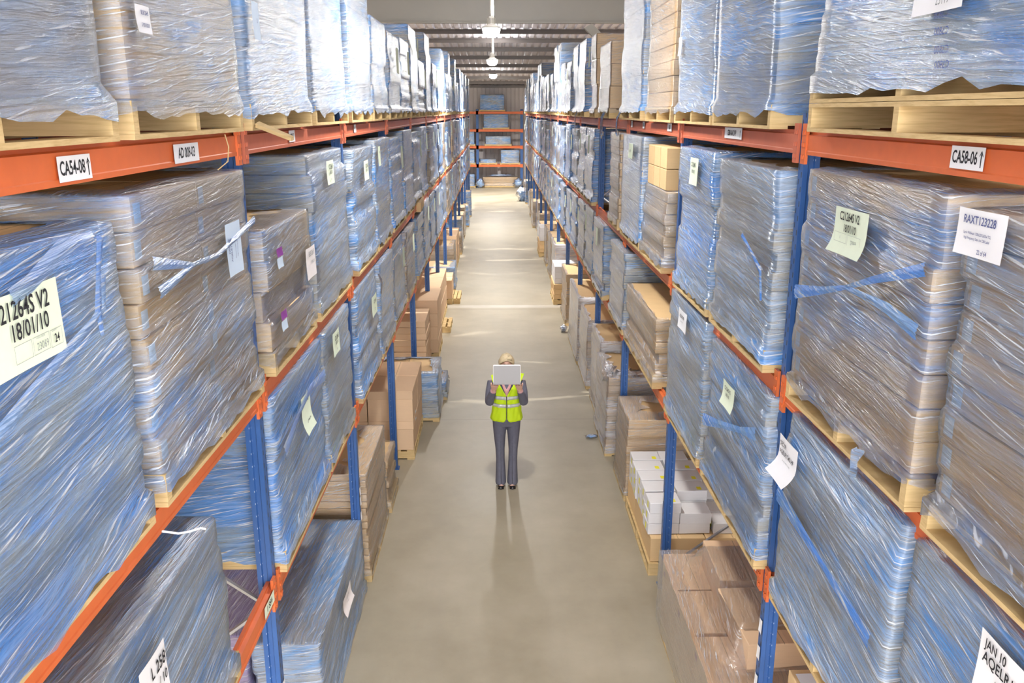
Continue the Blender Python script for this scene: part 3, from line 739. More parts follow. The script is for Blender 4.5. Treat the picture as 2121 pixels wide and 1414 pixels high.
rope(A['R', 2, 1], 'R', [(4.12, 3.62), (3.76, 3.70), (3.53, 3.76), (3.28, 3.84), (2.88, 3.955)], [.07, .035, .02, .03, .05])
rope(A['R', 2, 1], 'R', [(3.53, 3.76), (3.3, 3.765), (3.13, 3.76), (2.88, 3.73)], [.02, .03, .045, .06])
rope(A['R', 2, 2], 'R', [(5.1, 3.76), (4.9, 3.70), (4.70, 3.62), (4.64, 3.46)], [.03, .03, .04, .03])
rope(A['R', 1, 2], 'R', [(5.75, 2.35), (5.3, 2.48), (4.85, 2.61), (4.55, 2.70)], [.09, .05, .04, .08])
rope(A['R', 1, 1], 'R', [(4.12, 2.54), (3.46, 2.49), (2.95, 2.44)], [.10, .04, .08])
rope(A['L', 1, 1], 'L', [(4.55, 2.60), (4.9, 2.70), (5.3, 2.75), (5.75, 2.70)], [.10, .04, .05, .09])

# ------------------------------------------------------------------ floor level, left
def FL(side, *a, **k): return LD(side, 0, *a, **k)
a = FL('L', 5.4, 7.38, .77, 'pale', near=2, nl=5, ny=1, nx=1, xf=-1.27, depth=.52, full_top=True, fold=.14, look='long low blue-filmed', skirt=.10)
lab(a, 'L', 6.32, .58, .34, .15, 'cream', [('ELR1T40', .035, 0, .03, 'greyink'), ('2X40W', .02, 0, -.02, 'greyink')], xf=-1.27, flap=.1)
a = FL('L', 5.45, 7.35, .80, 'lav', near=2, nl=5, ny=1, nx=2, xf=-1.81, depth=.95, full_top=True, fold=.3, look='long low lavender-filmed')
a = FL('L', 7.55, 8.90, 1.14, 'clear', near=2, nl=14, ny=1, nx=1, xf=-1.24, depth=1.1, jit=.008, full_top=False, fold=.2, look='pinkish brown clear-wrapped')
a = FL('L', 9.05, 9.75, .62, 'clear', near=2, nl=6, ny=1, nx=1, xf=-1.22, depth=.9, jit=.014, fold=.04, look='half-height clear-wrapped brown')
def bare(side, y0, y1, xf, depth, tiers, look, mat='carton_pink', nx=2, ny=2, lid=True, pal=True, jit=.01, name='pallet_load'):
    s = -1 if side == 'L' else 1; SEED[0] += 1; rr = random.Random(SEED[0])
    root = empty(name, (xf + s * depth / 2, (y0 + y1) / 2, 0), nlabel(side, 0, look), 'pallet load', 'pallet loads on the ' + LEVN[0] % SIDE[side])
    hx, hy = depth / 2, (y1 - y0) / 2; z = 0
    if pal: pallet(root, hx, hy, 0, True); z = .132
    for h in tiers:
        for i in range(nx):
            for j in range(ny):
                w, d = 2 * hx / nx, 2 * hy / ny; jx, jy = rr.uniform(-jit, jit), rr.uniform(-jit, jit)
                c = carton(root, -hx + w * (i + .5) + jx, -hy + d * (j + .5) + jy, z + h / 2, w - .012 - jit, d - .012 - jit, h - .002, mat)
                if lid and h > .3: carton(c, 0, 0, h / 2 - .055, w - .004 - jit, d - .004 - jit, .11, mat, 'lid')
        z += h
    return root
a = bare('L', 10.62, 12.0, -1.10, 1.2, (.40, .42), 'large lidded brown box', jit=.003)
# perforated label strips on the boxes
for z in (.60, .50): lab(a, 'L', 10.85, z, .12, .04, 'white', [], xf=-1.10, off=.004)
a = FL('L', 12.05, 13.0, .74, 'blue', near=1, nl=7, xf=-.86, depth=1.0, jit=.01, fold=.12, look='low blue-filmed aisle-side')
a = FL('L', 13.05, 13.72, .30, 'blue', near=1, nl=1, xf=-.80, depth=1.0, look='knee-high blue-filmed aisle-side')
a = bare('L', 14.22, 15.25, -1.20, 1.1, (.11,) * 8, 'flat brown carton stack, many thin layers,', nx=1, ny=1, lid=False, jit=.012)
a = bare('L', 15.35, 16.5, -1.08, 1.1, (.25,) * 4, 'smooth sided brown carton stack', nx=1, ny=1, lid=False, jit=.006)
a = bare('L', 17.35, 19.7, -1.16, 1.0, (.42, .40), 'pink-brown lidded box', nx=1, ny=2, jit=.004)
# ---- right floor
a = bare('R', 3.2, 4.30, 1.68, 1.0, (.40, .40, .40), 'brown carton stack behind the taped upright', 'carton', nx=2, ny=2, lid=False)
for i, yy in enumerate((3.95, 4.18)):
    mt = Matrix.Translation(Vector((1.80, yy, 1.336)) - a.location); o = paper(a, mt, .16, .14, 'white', 'paper_label', .002)
    b = MB(); b.quad((-.07, -.06, .004), (.07, -.06, .004), (.07, -.03, .004), (-.07, -.03, .004)); b.build('yellow_strip', 'yellow', o)
# wrapped heap near the camera
root = empty('pallet_load', (2.0, 5.82, 0), nlabel('R', 0, 'uneven clear-wrapped carton heap'), 'pallet load', 'pallet loads on the floor under the right rack')
pallet(root, .56, .86, 0, True)
hp = []
for i, (xx, w) in enumerate(((-.37, .36), (.05, .44), (.42, .28))):
    for j, yy in enumerate((-.62, 0, .60)):
        for k in range(2 if i else 2):
            carton(root, xx, yy, .132 + .31 * (k + .5), w, .58, .30, 'carton_pink')
for xx, yy, w, d, hh, rz in ((-.06, -.40, .50, .72, .22, .04), (-.04, .34, .48, .64, .24, -.03), (.38, .0, .30, .9, .16, 0)):
    carton(root, xx, yy, .755 + hh / 2, w, d, hh, 'carton_pink', rot=rz)
for yy, zz in ((-.6, .63), (0, .6), (.6, .6)):
    mt = frame((0, -1, 0), (-.553, yy + .2, zz)); paper(root, mt, .07, .05, 'magenta', 'shipping_mark', .001)
mh = MB(); nxh, nyh = 26, 34
def heap_z(x, y):
    z = .762 + .006
    if -.42 < x < .62: 
        e = min(1, (x + .42) / .12) if x < 0 else 1
        t = min(1, max(0, (.78 - abs(y)) / .2)); z += .235 * e * t
    return z + .006 * noise.noise(Vector((x * 9, y * 9, 1)))
gx0, gx1, gy0, gy1 = -.585, .585, -.93, .92
for j in range(nyh + 1):
    for i in range(nxh + 1):
        x = gx0 + (gx1 - gx0) * i / nxh; y = gy0 + (gy1 - gy0) * j / nyh; mh.v.append((x, y, heap_z(x, y)))
for j in range(nyh):
    for i in range(nxh):
        q = j * (nxh + 1) + i; mh.f.append((q, q + 1, q + nxh + 2, q + nxh + 1))
def skirt_(pts):
    b = len(mh.v); rs = []
    for t in range(9):
        z = t / 8
        rs.append([(x + .012 * noise.noise(Vector((x * 5, y * 5, z * 7))), y + .012 * noise.noise(Vector((y * 5, x * 5, z * 7 + 3))), heap_z(x, y) * (1 - z) + .09 * z + (0.04 * noise.noise(Vector((x * 9, y * 9, 0))) if t == 8 else 0)) for x, y in pts])
    mh.rings(rs, True)
pp = [(gx0 + (gx1-gx0) * i / nxh, gy0) for i in range(nxh)] + [(gx1, gy0 + (gy1-gy0) * i / nyh) for i in range(nyh)] + [(gx1 - (gx1-gx0) * i / nxh, gy1) for i in range(nxh)] + [(gx0, gy1 - (gy1-gy0) * i / nyh) for i in range(nyh)]
skirt_(pp)
mh.build('stretch_wrap', 'clear', root, True)
# pallet of white boxes
root = empty('pallet_load', (2.06, 8.40, 0), nlabel('R', 0, 'opened pallet of flat brown cartons carrying white boxes,'), 'pallet load', 'pallet loads on the floor under the right rack')
pallet(root, .56, .78, 0, True)
for i in range(2):
    for j in range(3): carton(root, -.27 + i * .55, -.50 + j * .50, .132 + .13, .54, .49, .255, 'carton')
wb = 0
rr = random.Random(3)
spots = []
for j in range(5):
    y = 7.86 + j * .27
    for i in range(3):
        x = 1.66 + i * .32
        n = 3 if (i < 2 and j > 0) or j == 0 and i == 0 else 2
        if i == 2: n = 1 if j < 2 else 2
        for k in range(n): spots.append((x + rr.uniform(-.015, .015), y + rr.uniform(-.012, .012), k, i, j))
for x, y, k, i, j in spots:
    c = carton(None, x, y, .392 + .115 * (k + .5), .31, .25, .113, 'carton_white', 'white_box', rot=rr.uniform(-.04, .04))
    tag(c, 'small white box, %s row from aisle, %s going away, %s tier' % (ORD[i], ORD[j], ('bottom', 'second', 'top')[k]), 'box', 'white boxes under the right rack')
    b = MB(); b.quad((-.1565, -.04, -.035), (-.1565, -.04, .035), (-.1565, .005, .035), (-.1565, .005, -.035)); b.build('yellow_sticker', 'yellow', c)
    if rr.random() < .7:
        b = MB(); b.quad((.06, -.10, .0575), (.105, -.10, .0575), (.105, -.03, .0575), (.06, -.03, .0575)); b.build('yellow_sticker', 'yellow', c)
a = FL('R', 9.30, 10.22, 1.02, 'clear', near=2, nl=8, ny=1, nx=1, xf=1.50, depth=1.1, look='waist-high clear-wrapped brown', fold=.25)
a = FL('R', 10.68, 11.95, 1.10, 'milk', near=2, nl=9, ny=1, nx=1, xf=1.44, depth=1.15, look='waist-high brown with white torn film,', fold=.12)
a2 = a
a = FL('R', 12.0, 13.2, 1.22, 'milk', near=2, nl=8, ny=1, nx=1, xf=1.50, depth=1.1, fold=.04)
a = FL('R', 13.55, 14.9, 1.16, 'milk', near=1, nl=9, xf=1.48, depth=1.1, fold=.04)
a = FL('R', 15.0, 16.9, 1.24, 'milk', near=1, nl=2, xf=1.46, depth=1.1, fold=.04)
a = FL('R', 17.9, 19.3, 1.12, 'clear', near=1, nl=6, xf=1.48, depth=1.1, fold=.04)
def white_stack(y0, s='R', idx=''):
    a = bare(s, y0, y0 + 1.2, 1.36, 1.1, (.12, .12, .12), 'brown carton base carrying white boxes,', 'carton', nx=2, ny=3, lid=False)
    for i in range(2):
        for j in range(2):
            for k in range(3):
                c = carton(None, 1.56 + i * .38, y0 + .3 + j * .5, .494 + .14 * (k + .5), .34, .44, .138, 'carton_white', 'white_box')
                tag(c, 'white box on %s brown base, %s column from aisle, %s end, %s tier' % (idx, ORD[i], ('near', 'far')[j], ('bottom', 'middle', 'top')[k]), 'box', 'white boxes on brown carton bases')
white_stack(20.0, 'R', 'closer')
a = FL('R', 21.6, 23.0, 1.2, 'milk', near=0, nl=7, xf=1.48, depth=1.1, fold=.04)
a = FL('R', 23.2, 24.6, 1.15, 'clear', near=0, nl=7, xf=1.48, depth=1.1, fold=.04)
a = FL('R', 25.2, 26.5, 1.1, 'clear', near=0, nl=6, xf=1.48, depth=1.1, fold=.04)
white_stack(27.0, 'R', 'remoter')
for y in (29.0, 30.6, 32.4, 34.0, 35.9, 37.6, 39.4, 41.0, 43.1, 45.0):
    FL('R', y, y + R.uniform(1.1, 1.35), R.uniform(.75, 1.25), R.choice(('clear', 'milk', 'blue')), nl=R.choice((3, 6, 8)), xf=1.48 + R.uniform(-.05, .1), depth=1.1, fold=.04)
# left, further down
a = bare('L', 20.1, 21.2, -1.06, 1.1, (.45,), 'low brown box pallet', nx=2, ny=2, lid=False)
a = FL('L', 21.6, 22.8, .62, 'pale', nl=3, xf=-1.06, depth=1.1)
a = FL('L', 23.2, 24.3, .95, 'clear', nl=6, xf=-1.14, depth=1.1)
a = bare('L', 25.0, 26.9, -1.16, 1.0, (.42, .40), 'distant pink-brown lidded box', nx=1, ny=2, jit=.004)
for y in (27.5, 29.2, 31.0, 32.6, 34.3, 36.0, 37.8, 39.6):
    FL('L', y, y + R.uniform(1.0, 1.3), R.uniform(.5, 1.2), R.choice(('clear', 'pale', 'blue', 'clear')), nl=R.choice((3, 6, 8)), xf=-1.2 + R.uniform(-.02, .14), depth=1.05, fold=.04)
# empty pallets leaning out from the left rack
for (x, y, hx, hy, lb) in ((-1.055, 17.8, .09, .42, 'narrow bare pallet on the floor against the pink-brown lidded boxes'),
                           (-.96, 20.65, .08, .5, 'bare pallet on the floor against the low brown boxes')):
    root = empty('wooden_pallet', (x, y, 0), lb, 'pallet', 'bare pallets by the left rack'); m = MB()
    for k in range(3): m.box(-hx, hx, -hy + k * (hy - .03), -hy + k * (hy - .03) + .06, .018, .11)
    m.box(-hx, -hx + .07, -hy, hy, .11, .13); m.box(hx - .07, hx, -hy, hy, .11, .13); m.box(-hx, hx, -hy, hy, 0, .018); m.build('deck', 'wood', root)

# crumpled film bunches
def crumple(parent, name, c, rad, seed, mat, sx=1, sy=1, sz=1, n=22):
    m = MB(); rs = []
    for i in range(n // 2 + 1):
        th = math.pi * i / (n // 2); ring = []
        for j in range(n):
            ph = 2 * math.pi * j / n; v = Vector((math.sin(th) * math.cos(ph), math.sin(th) * math.sin(ph), math.cos(th)))
            k = rad * (1 + .55 * noise.noise(v * 3.2 + Vector((seed, 0, 0))) + .3 * noise.noise(v * 8 + Vector((seed, 0, 0))))
            ring.append((c[0] + v.x * k * sx, c[1] + v.y * k * sy, c[2] + v.z * k * sz))
        rs.append(ring)
    m.rings(rs, True); return m.build(name, mat, parent, True)
def loc_(a, p): return tuple(Vector(p) - a.location)
crumple(a2, 'torn_film', loc_(a2, (1.52, 11.0, 1.07)), .15, 3, 'milk', .6, 1.6, .9)
crumple(a2, 'torn_film', loc_(a2, (1.75, 10.85, 1.02)), .13, 7, 'milk', 1.6, .6, 1.0)
f = crumple(None, 'film_scrap', (-.95, 14.1, .06), .07, 4, 'blue', 1.6, 1, .7); tag(f, 'small scrap of blue film on the floor beside the flat carton stack', 'plastic film')
f = crumple(None, 'film_scrap', (1.34, 11.35, .03), .035, 5, 'deep', 2.4, .8, .7); tag(f, 'tiny dark film scrap on the floor by the waist-high wrapped cartons', 'plastic film')
f = crumple(None, 'film_scrap', (1.40, 17.4, .08), .07, 6, 'blue', 1, 1, 1); tag(f, 'crumpled blue film on the floor at the foot of the clear-wrapped cartons', 'plastic film')
f = crumple(None, 'film_scrap', (1.36, 44.6, .34), .30, 9, 'deep', 1, .8, 1.1); tag(f, 'blue film bunch on the floor near the end of the right rack', 'plastic film')
# film tails hanging below top-level loads
def ribbon(name, pts, w, mat, parent=None):
    m = MB(); a_ = [Vector(p) for p in pts]; rs = []
    for i, p in enumerate(a_):
        q = Vector((0, w / 2, .2 * w * math.sin(i * 1.7))); rs.append([p - q, p - q * .3 + Vector((.01, 0, 0)), p + q * .4 - Vector((.01, 0, 0)), p + q])
    m.rings(rs, False); return m.build(name, mat, parent, True)
for i, (y, x, dz) in enumerate(((10.4, 1.47, .16), (11.9, 1.46, .24), (11.75, 1.46, .2), (15.8, 1.46, .25))):
    o = ribbon('film_tail', [(x, y, 4.47), (x - .03, y + .05, 4.40), (x - .03, y + .1, 4.39 - dz), (x - .02, y + .02, 4.36 - dz), (x - .03, y - .06, 4.42 - dz)], .05, 'pale')
    tag(o, 'loop of clear film dangling over the top beam of the right rack, %s one' % ORD[i], 'plastic film', 'dangling film tails')
o = ribbon('film_tail', [(1.48, 3.22, 3.15), (1.46, 3.23, 3.12), (1.45, 3.20, 3.07), (1.455, 3.22, 3.03)], .07, 'pale'); tag(o, 'small pale film tail dangling below the right rack middle beam', 'plastic film')
o = ribbon('film_tail', [(-1.20, 8.6, 2.88), (-1.17, 8.62, 2.80), (-1.18, 8.6, 2.68)], .08, 'pale'); tag(o, 'knot of torn clear film hanging on the lowest level of the left rack', 'plastic film')
# broken pallet board poking out, twine, straw
m = MB(); m.rings([[(-1.22, 4.50, 4.40), (-1.22, 4.58, 4.41), (-1.22, 4.58, 4.43), (-1.22, 4.50, 4.42)], [(-1.02, 4.40, 4.335), (-1.02, 4.46, 4.34), (-1.02, 4.46, 4.358), (-1.02, 4.40, 4.352)]], True, True, True)
o = m.build('broken_board', 'wood'); tag(o, 'splintered pallet board poking over the top beam of the left rack', 'board')
m = MB(); m.tube([(-1.20, 3.92, 4.38), (-1.17, 3.86, 4.33), (-1.16, 3.80, 4.27), (-1.18, 3.72, 4.24)], .0025, 5); o = m.build('straw', 'wood'); tag(o, 'thin splinter hanging over the AD 009-03 beam label', 'splinter')
m = MB(); m.tube([(-1.20, 2.80, 3.03), (-1.16, 2.84, 3.0), (-1.14, 2.88, 2.985), (-1.10, 2.9, 2.99), (-1.09, 2.92, 2.975)], .004, 5); o = m.build('twine', 'white'); tag(o, 'frayed white twine end hanging from the green-sheeted load', 'string')

# ------------------------------------------------------------------ end rack against the back wall
er = empty('pallet_rack', (-1.10, 52.6, 0), 'orange and blue rack across the end of the aisle', 'rack')
EX = [-1.10 - 2.8, -1.10, 1.56]
for x in EX:
    for yy in (0, .95):
        m = MB(); m.box(-.07, .07, 0, .08, 0, 4.6); m.build('upright', 'blueup', er, False, (x + 1.10, yy, 0))
for z in (1.37, 2.46, 3.43, 4.46):
    for i in range(2):
        for yy in (-.04, .99):
            m = MB(); m.box(EX[i] + .07 + 1.1, EX[i + 1] - .07 + 1.1, yy, yy + .04, z - .13, z); 
            if yy < 0: m.box(EX[i] + 1.03, EX[i] + 1.19, yy - .02, yy, z - .17, z + .04); m.box(EX[i+1] + 1.02, EX[i+1] + 1.17, yy - .02, yy, z - .17, z + .04)
            m.build('beam', 'orange', er)
def endload(x0, x1, z, zt, style, label, nl=6, mat=None, near=1):
    SEED[0] += 1; rr = random.Random(SEED[0])
    root = empty('pallet_load', ((x0 + x1) / 2, 53.1, z), label, 'pallet load', 'loads on the end rack')
    hx, hy = (x1 - x0) / 2, .5; pallet(root, hx + .05, hy, 0)
    lh = (zt - z - .132) / nl; ls = [(.132 + i * lh, .132 + (i + 1) * lh, 0, 0, hx - .02, hy - .02) for i in range(nl)]
    for l in ls: carton(root, 0, 0, (l[0] + l[1]) / 2, 2 * l[4], 2 * l[5], lh - .01, mat or 'carton')
    wrap_mesh(hx, hy, .132, zt - z, ls, SEED[0], False, .1, .03, True).build('stretch_wrap', style, root, True)
    return root
endload(-.93, .52, 4.46, 5.42, 'deep', 'shiny blue-filmed load on the top beams of the end rack')
endload(-.72, .76, 3.43, 4.30, 'deep', 'shiny blue-filmed load on the second highest beams of the end rack')
endload(-.62, .90, 2.46, 3.03, 'pale', 'low silvery load on the middle beams of the end rack', 4)
endload(.30, 1.42, 1.37, 2.22, 'blue', 'squat blue load beside the upright on the lowest beams of the end rack', 8)
endload(-.95, .02, 1.37, 1.68, 'pale', 'flat film-covered load on the lowest beams of the end rack', 2)
endload(-.80, 1.35, 0, .62, 'clear', 'wide brown carton pallet on the floor under the end rack', 3)
endload(-2.4, -1.28, 2.46, 3.35, 'deep', 'blue-filmed load on the side bay of the end rack, middle beams')
endload(-2.4, -1.28, 1.37, 2.25, 'deep', 'blue-filmed load on the side bay of the end rack, lowest beams')
endload(-2.4, -1.28, 0, .8, 'blue', 'blue-filmed load on the floor of the end rack side bay')
for i, (x, z, rd) in enumerate(((-.95, .28, .2), (1.35, .3, .22), (.3, .72, .16))):
    f = crumple(None, 'film_scrap', (x, 52.45 if i < 2 else 53.0, z), rd, 20 + i, 'deep' if i < 2 else 'pale', 1.2 + (i == 2) * 3, .6, 1.2 if i < 2 else .4)
    tag(f, ('bunch of blue film at the near foot of the end rack', 'bunch of blue film by the far foot of the end rack', 'crumpled film spread over the cartons under the end rack')[i], 'plastic film')
# mesh-like grid lines on the squat blue load are cartons: small square boxes

# ------------------------------------------------------------------ lamps
def lathe(pr, n=28):
    m = MB(); m.rings([[(r * math.cos(2*math.pi*k/n), r * math.sin(2*math.pi*k/n), z) for k in range(n)] for r, z in pr]); return m
LY = [-5.5, 7.6, 20.6, 33.0, 46.0]
LNAME = {20.6: 'closest bright ceiling lamp, hanging on a long rod over the aisle', 33.0: 'middle one of the three bright ceiling lamps over the aisle', 46.0: 'remotest ceiling lamp, hanging before the back wall', 7.6: 'ceiling lamp above the picture over the woman', -5.5: 'ceiling lamp behind the camera'}
for y in LY:
    x = {20.6: -.09, 33.0: -.115, 46.0: -.12}.get(y, -.09)
    root = empty('ceiling_lamp', (x, y, 6.10), LNAME[y], 'lamp', 'ceiling lamps over the aisle')
    lathe([(.0001, 0), (.10, .005), (.155, .04), (.19, .10), (.205, .19), (.20, .20)]).build('glowing_bowl', 'bulb', root, True)
    lathe([(.205, .195), (.215, .20), (.20, .23), (.12, .26), (.08, .30), (.08, .42), (.05, .45), (.0001, .45)]).build('housing', 'lampbody', root, True)
    m = MB()
    for k in range(10):
        a_ = math.pi * 2 * k / 10; m.tube([(.09 * math.cos(a_), .09 * math.sin(a_), .29), (.09 * math.cos(a_), .09 * math.sin(a_), .41)], .008, 4)
    m.build('cooling_fin', 'lampbody', root)
    m = MB(); m.tube([(0, 0, .45), (0, 0, roof_z(y) - 6.10 + .1)], .03 if y < 25 else .025, 8); m.build('rod', 'lampbody', root)
    m = MB(); m.tube([(.045, 0, .45), (.05, 0, roof_z(y) - 6.1 + .1)], .012, 6); m.build('cable', 'lampbody', root)
    li = D.lights.new('lamp_light', 'SPOT'); li.spot_size = math.radians(158); li.spot_blend = 1.0;  li.energy = {20.6: 900, 7.6: 230, -5.5: 1100, 46.0: 2200}.get(y, 1000); li.shadow_soft_size = .14; li.color = (1, .975, .935)
    lo = D.objects.new('lamp_light', li); COL.objects.link(lo); lo.parent = root; lo.location = (0, 0, -.16)
    li = D.lights.new('lamp_glow', 'POINT'); li.energy = 26; li.shadow_soft_size = .14; li.color = (1, .975, .935)
    ul = D.lights.new('lamp_uplight', 'SPOT'); ul.energy = 260; ul.spot_size = math.radians(150); ul.spot_blend = .8; ul.shadow_soft_size = .1; ul.color = (1, .975, .935)
    uo = D.objects.new('lamp_uplight', ul); COL.objects.link(uo); uo.parent = root; uo.location = (.12, 0, .47); uo.rotation_euler.x = math.pi
    lo = D.objects.new('lamp_glow', li); COL.objects.link(lo); lo.parent = root; lo.location = (0, 0, -.17)
for s in (-1, 1):
    for y in (1.0, 14.0, 27.0, 40.0):
        li = D.lights.new('side_aisle_light', 'SPOT'); li.spot_size = math.radians(165); li.spot_blend = .6; li.energy = 1600; li.shadow_soft_size = .2; li.color = (1, .96, .92)
        lo = D.objects.new('side_aisle_light', li); COL.objects.link(lo); lo.location = (s * 5.6, y, 5.9)

# ------------------------------------------------------------------ the woman holding a laptop in front of her face
M['skin'] = plain('skin', (.72, .44, .34), .5, .4, 0, .05, 20)
M['suit'] = plain('grey_suit_cloth', (.155, .155, .20), .8, .2, 0, .12, 30, .2)
M['vest'] = plain('yellow_vest', (.68, .92, .02), .6, .3, 0, .05, 14)
M['reflect'] = plain('reflective_band', (.72, .74, .72), .35, .6, .2, .03)
M['shirt'] = plain('pink_shirt', (.75, .42, .42), .8, .2)
M['hair'] = plain('blonde_hair', (.72, .58, .36), .5, .5, 0, .25, 60, .5)
M['shoe'] = plain('black_leather', (.015, .013, .014), .25, .6)
M['laptop'] = plain('laptop_silver', (.27, .255, .25), .4, .5, .3, .02)
M['rim'] = plain('laptop_rim', (.86, .84, .82), .3, .5, .3, .02)
M['keys'] = plain('laptop_keys', (.10, .10, .11), .5, .4)
M['eye'] = plain('eye', (.85, .85, .82), .2, .5); M['iris'] = plain('iris', (.05, .10, .16), .2, .5); M['lip'] = plain('lips', (.55, .20, .18), .4, .4)
PW = empty('person', (.115, 9.80, 0), 'person in a yellow safety vest and grey suit holding a laptop before the face', 'person')
def ell(m, secs, n=20, c0=True, c1=True):
    """secs: (cx, cy, cz, rx, ry) stacked horizontal ellipses"""
    m.rings([[(cx + rx * math.cos(2*math.pi*k/n), cy + ry * math.sin(2*math.pi*k/n), cz) for k in range(n)] for cx, cy, cz, rx, ry in secs], True, c0, c1)
def ball(m, c, r, n=14):
    m.rings([[(c[0] + max(.0005, r[0] * math.sin(math.pi * i / 8)) * math.cos(2*math.pi*k/n), c[1] + max(.0005, r[1] * math.sin(math.pi * i / 8)) * math.sin(2*math.pi*k/n), c[2] - r[2] * math.cos(math.pi * i / 8)) for k in range(n)] for i in range(9)], True, True, True)
def fuse(o, vox, sm=6):
    r = o.modifiers.new('remesh', 'REMESH'); r.mode = 'VOXEL'; r.voxel_size = vox; r.use_smooth_shade = True
    s = o.modifiers.new('smooth', 'SMOOTH'); s.iterations = sm; s.factor = .5; return o
b = MB()
ell(b, [(0, 0, .84, .15, .10), (0, 0, 1.0, .13, .09), (0, 0, 1.2, .145, .095), (0, .0, 1.34, .155, .09), (0, .0, 1.40, .10, .07), (0, -.0, 1.43, .055, .055), (0, -.01, 1.50, .05, .055)])
for s in (-1, 1):
    ell(b, [(s*.07, .0, .02, .03, .04), (s*.07, .0, .10, .034, .038), (s*.072, .01, .30, .05, .055), (s*.075, 0, .48, .052, .055), (s*.085, 0, .70, .075, .08), (s*.085, 0, .90, .085, .09)])
    ell(b, [(s*.07, -.05, .012, .035, .085), (s*.07, -.04, .05, .032, .06), (s*.07, -.01, .08, .03, .04)])
    W = Vector((s*.150, -.265, 1.335)); E_ = Vector((s*.208, -.095, 1.125)); S_ = Vector((s*.165, 0, 1.36))
    b.tube([S_, (S_ + E_) / 2, E_], [.045, .042, .036], 12); b.tube([E_, (E_ + W) / 2, W], [.037, .036, .024], 12)
    P0 = W; P1 = Vector((s*.140, -.335, 1.405))
    for t in (-.5, -.17, .17, .5):      # palm built of four close rays so it is flat and wide
        off = Vector((t * .062, 0, 0)); b.tube([P0 + off * .6, P1 + off], [.017, .016], 8)
# head
ell(b, [(0, -.03, 1.462, .022, .03), (0, -.035, 1.475, .045, .055), (0, -.03, 1.50, .058, .075), (0, -.02, 1.54, .068, .088), (0, -.01, 1.58, .073, .092), (0, -.005, 1.62, .070, .088), (0, 0, 1.65, .055, .068), (0, 0, 1.668, .028, .035)], 24)
ball(b, (0, -.112, 1.553), (.012, .018, .014)); ball(b, (0, -.108, 1.575), (.008, .012, .022))
for s in (-1, 1):
    ball(b, (s*.074, .0, 1.56), (.009, .018, .030)); ball(b, (s*.038, -.082, 1.545), (.022, .020, .018))
ball(b, (0, -.10, 1.600), (.045, .012, .008))
body = fuse(b.build('body', 'skin', PW, True), .0065, 4)
for s in (-1, 1):                                              # fingers and thumbs, each its own tapering chain rooted in the palm
    P1 = Vector((s*.140, -.335, 1.405)); fm = MB()
    for t, ln in ((-.5, .9), (-.17, 1.0), (.17, .95), (.5, .78)):
        a0 = P1 + Vector((t * .066, .004, -.004)); 
        a1 = a0 + Vector((t * .012, -.042 * ln, .012)); a2 = a1 + Vector((t * .004, -.020 * ln, .024 * ln)); a3 = a2 + Vector((0, .003, .022 * ln))
        fm.tube([a0, a1, a2, a3], [.0095, .009, .0082, .0065], 10)
    a0 = Vector((s*.125, -.30, 1.375)); fm.tube([a0, a0 + Vector((-s*.022, -.018, .025)), a0 + Vector((-s*.034, -.040, .046))], [.012, .0105, .008], 10)
    fm.build('fingers', 'skin', body, True).name = 'finger_set' if False else 'hand'
for s in (-1, 1):
    m = MB(); ball(m, (s*.030, -.098, 1.578), (.012, .008, .007)); e = m.build('eye', 'eye', PW, True)
    m = MB(); ball(m, (s*.030, -.104, 1.578), (.005, .004, .005)); m.build('iris', 'iris', e, True)
m = MB(); ball(m, (0, -.107, 1.520), (.022, .009, .006)); m.build('mouth', 'lip', PW, True)
# hair pulled back with a side parting and a low bun
m = MB(); n = 30
def hz(k): return 0
rs = []
for i in range(13):
    th = math.pi * .62 * i / 12; ring = []
    for k in range(n):
        ph = 2 * math.pi * k / n; fr = max(0, -math.sin(ph))        # front is -y
        t = th * (1 - .42 * fr ** 1.5)
        g = .003 * math.sin(k * 7.1 + i) 
        ring.append(((.083 + g) * math.sin(t) * math.cos(ph), -.0 + (.100 + g) * math.sin(t) * math.sin(ph), 1.578 + (.108 + g) * math.cos(t)))
    rs.append(ring)
m.rings(rs, True, True, False)
hr = m.build('hair', 'hair', PW, True); sd_ = hr.modifiers.new('thick', 'SOLIDIFY'); sd_.thickness = .012; sd_.offset = -1
m = MB(); ball(m, (0, .105, 1.55), (.04, .035, .04)); m.build('hair_bun', 'hair', hr, True)
for k in range(9):
    a_ = -1.0 + k * .25; m = MB()
    m.tube([(.03 + .0 * k, -.05 + .012 * k, 1.688 - .001 * k), (.03 + .035 * math.sin(a_) , -.082, 1.660), (.06 * math.sin(a_) + .01, -.094 + abs(a_) * .012, 1.637)], [.006, .008, .004], 6)
    m.build('hair_strand', 'hair', hr, True)
# trousers
m = MB()
ell(m, [(0, 0, 1.03, .140, .100), (0, 0, .97, .150, .108), (0, 0, .90, .168, .115), (0, 0, .84, .172, .118), (0, 0, .80, .160, .108)], 28)
for s in (-1, 1):
    ell(m, [(s*.085, 0, .86, .085, .105), (s*.083, 0, .78, .084, .100), (s*.084, 0, .66, .072, .086), (s*.080, -.004, .48, .056, .066), (s*.076, .004, .34, .054, .066), (s*.074, .004, .20, .060, .080), (s*.073, .0, .06, .066, .098), (s*.073, -.002, .035, .067, .100)], 22)
fuse(m.build('trousers', 'suit', PW, True), .007, 4)
for s in (-1, 1):
    m = MB(); x = s * .068
    m.tube([(x, -.092, .82), (x, -.080, .6), (x, -.075, .46), (x, -.078, .3), (x, -.098, .06)], .004, 6); m.build('crease', 'suit', PW, True)
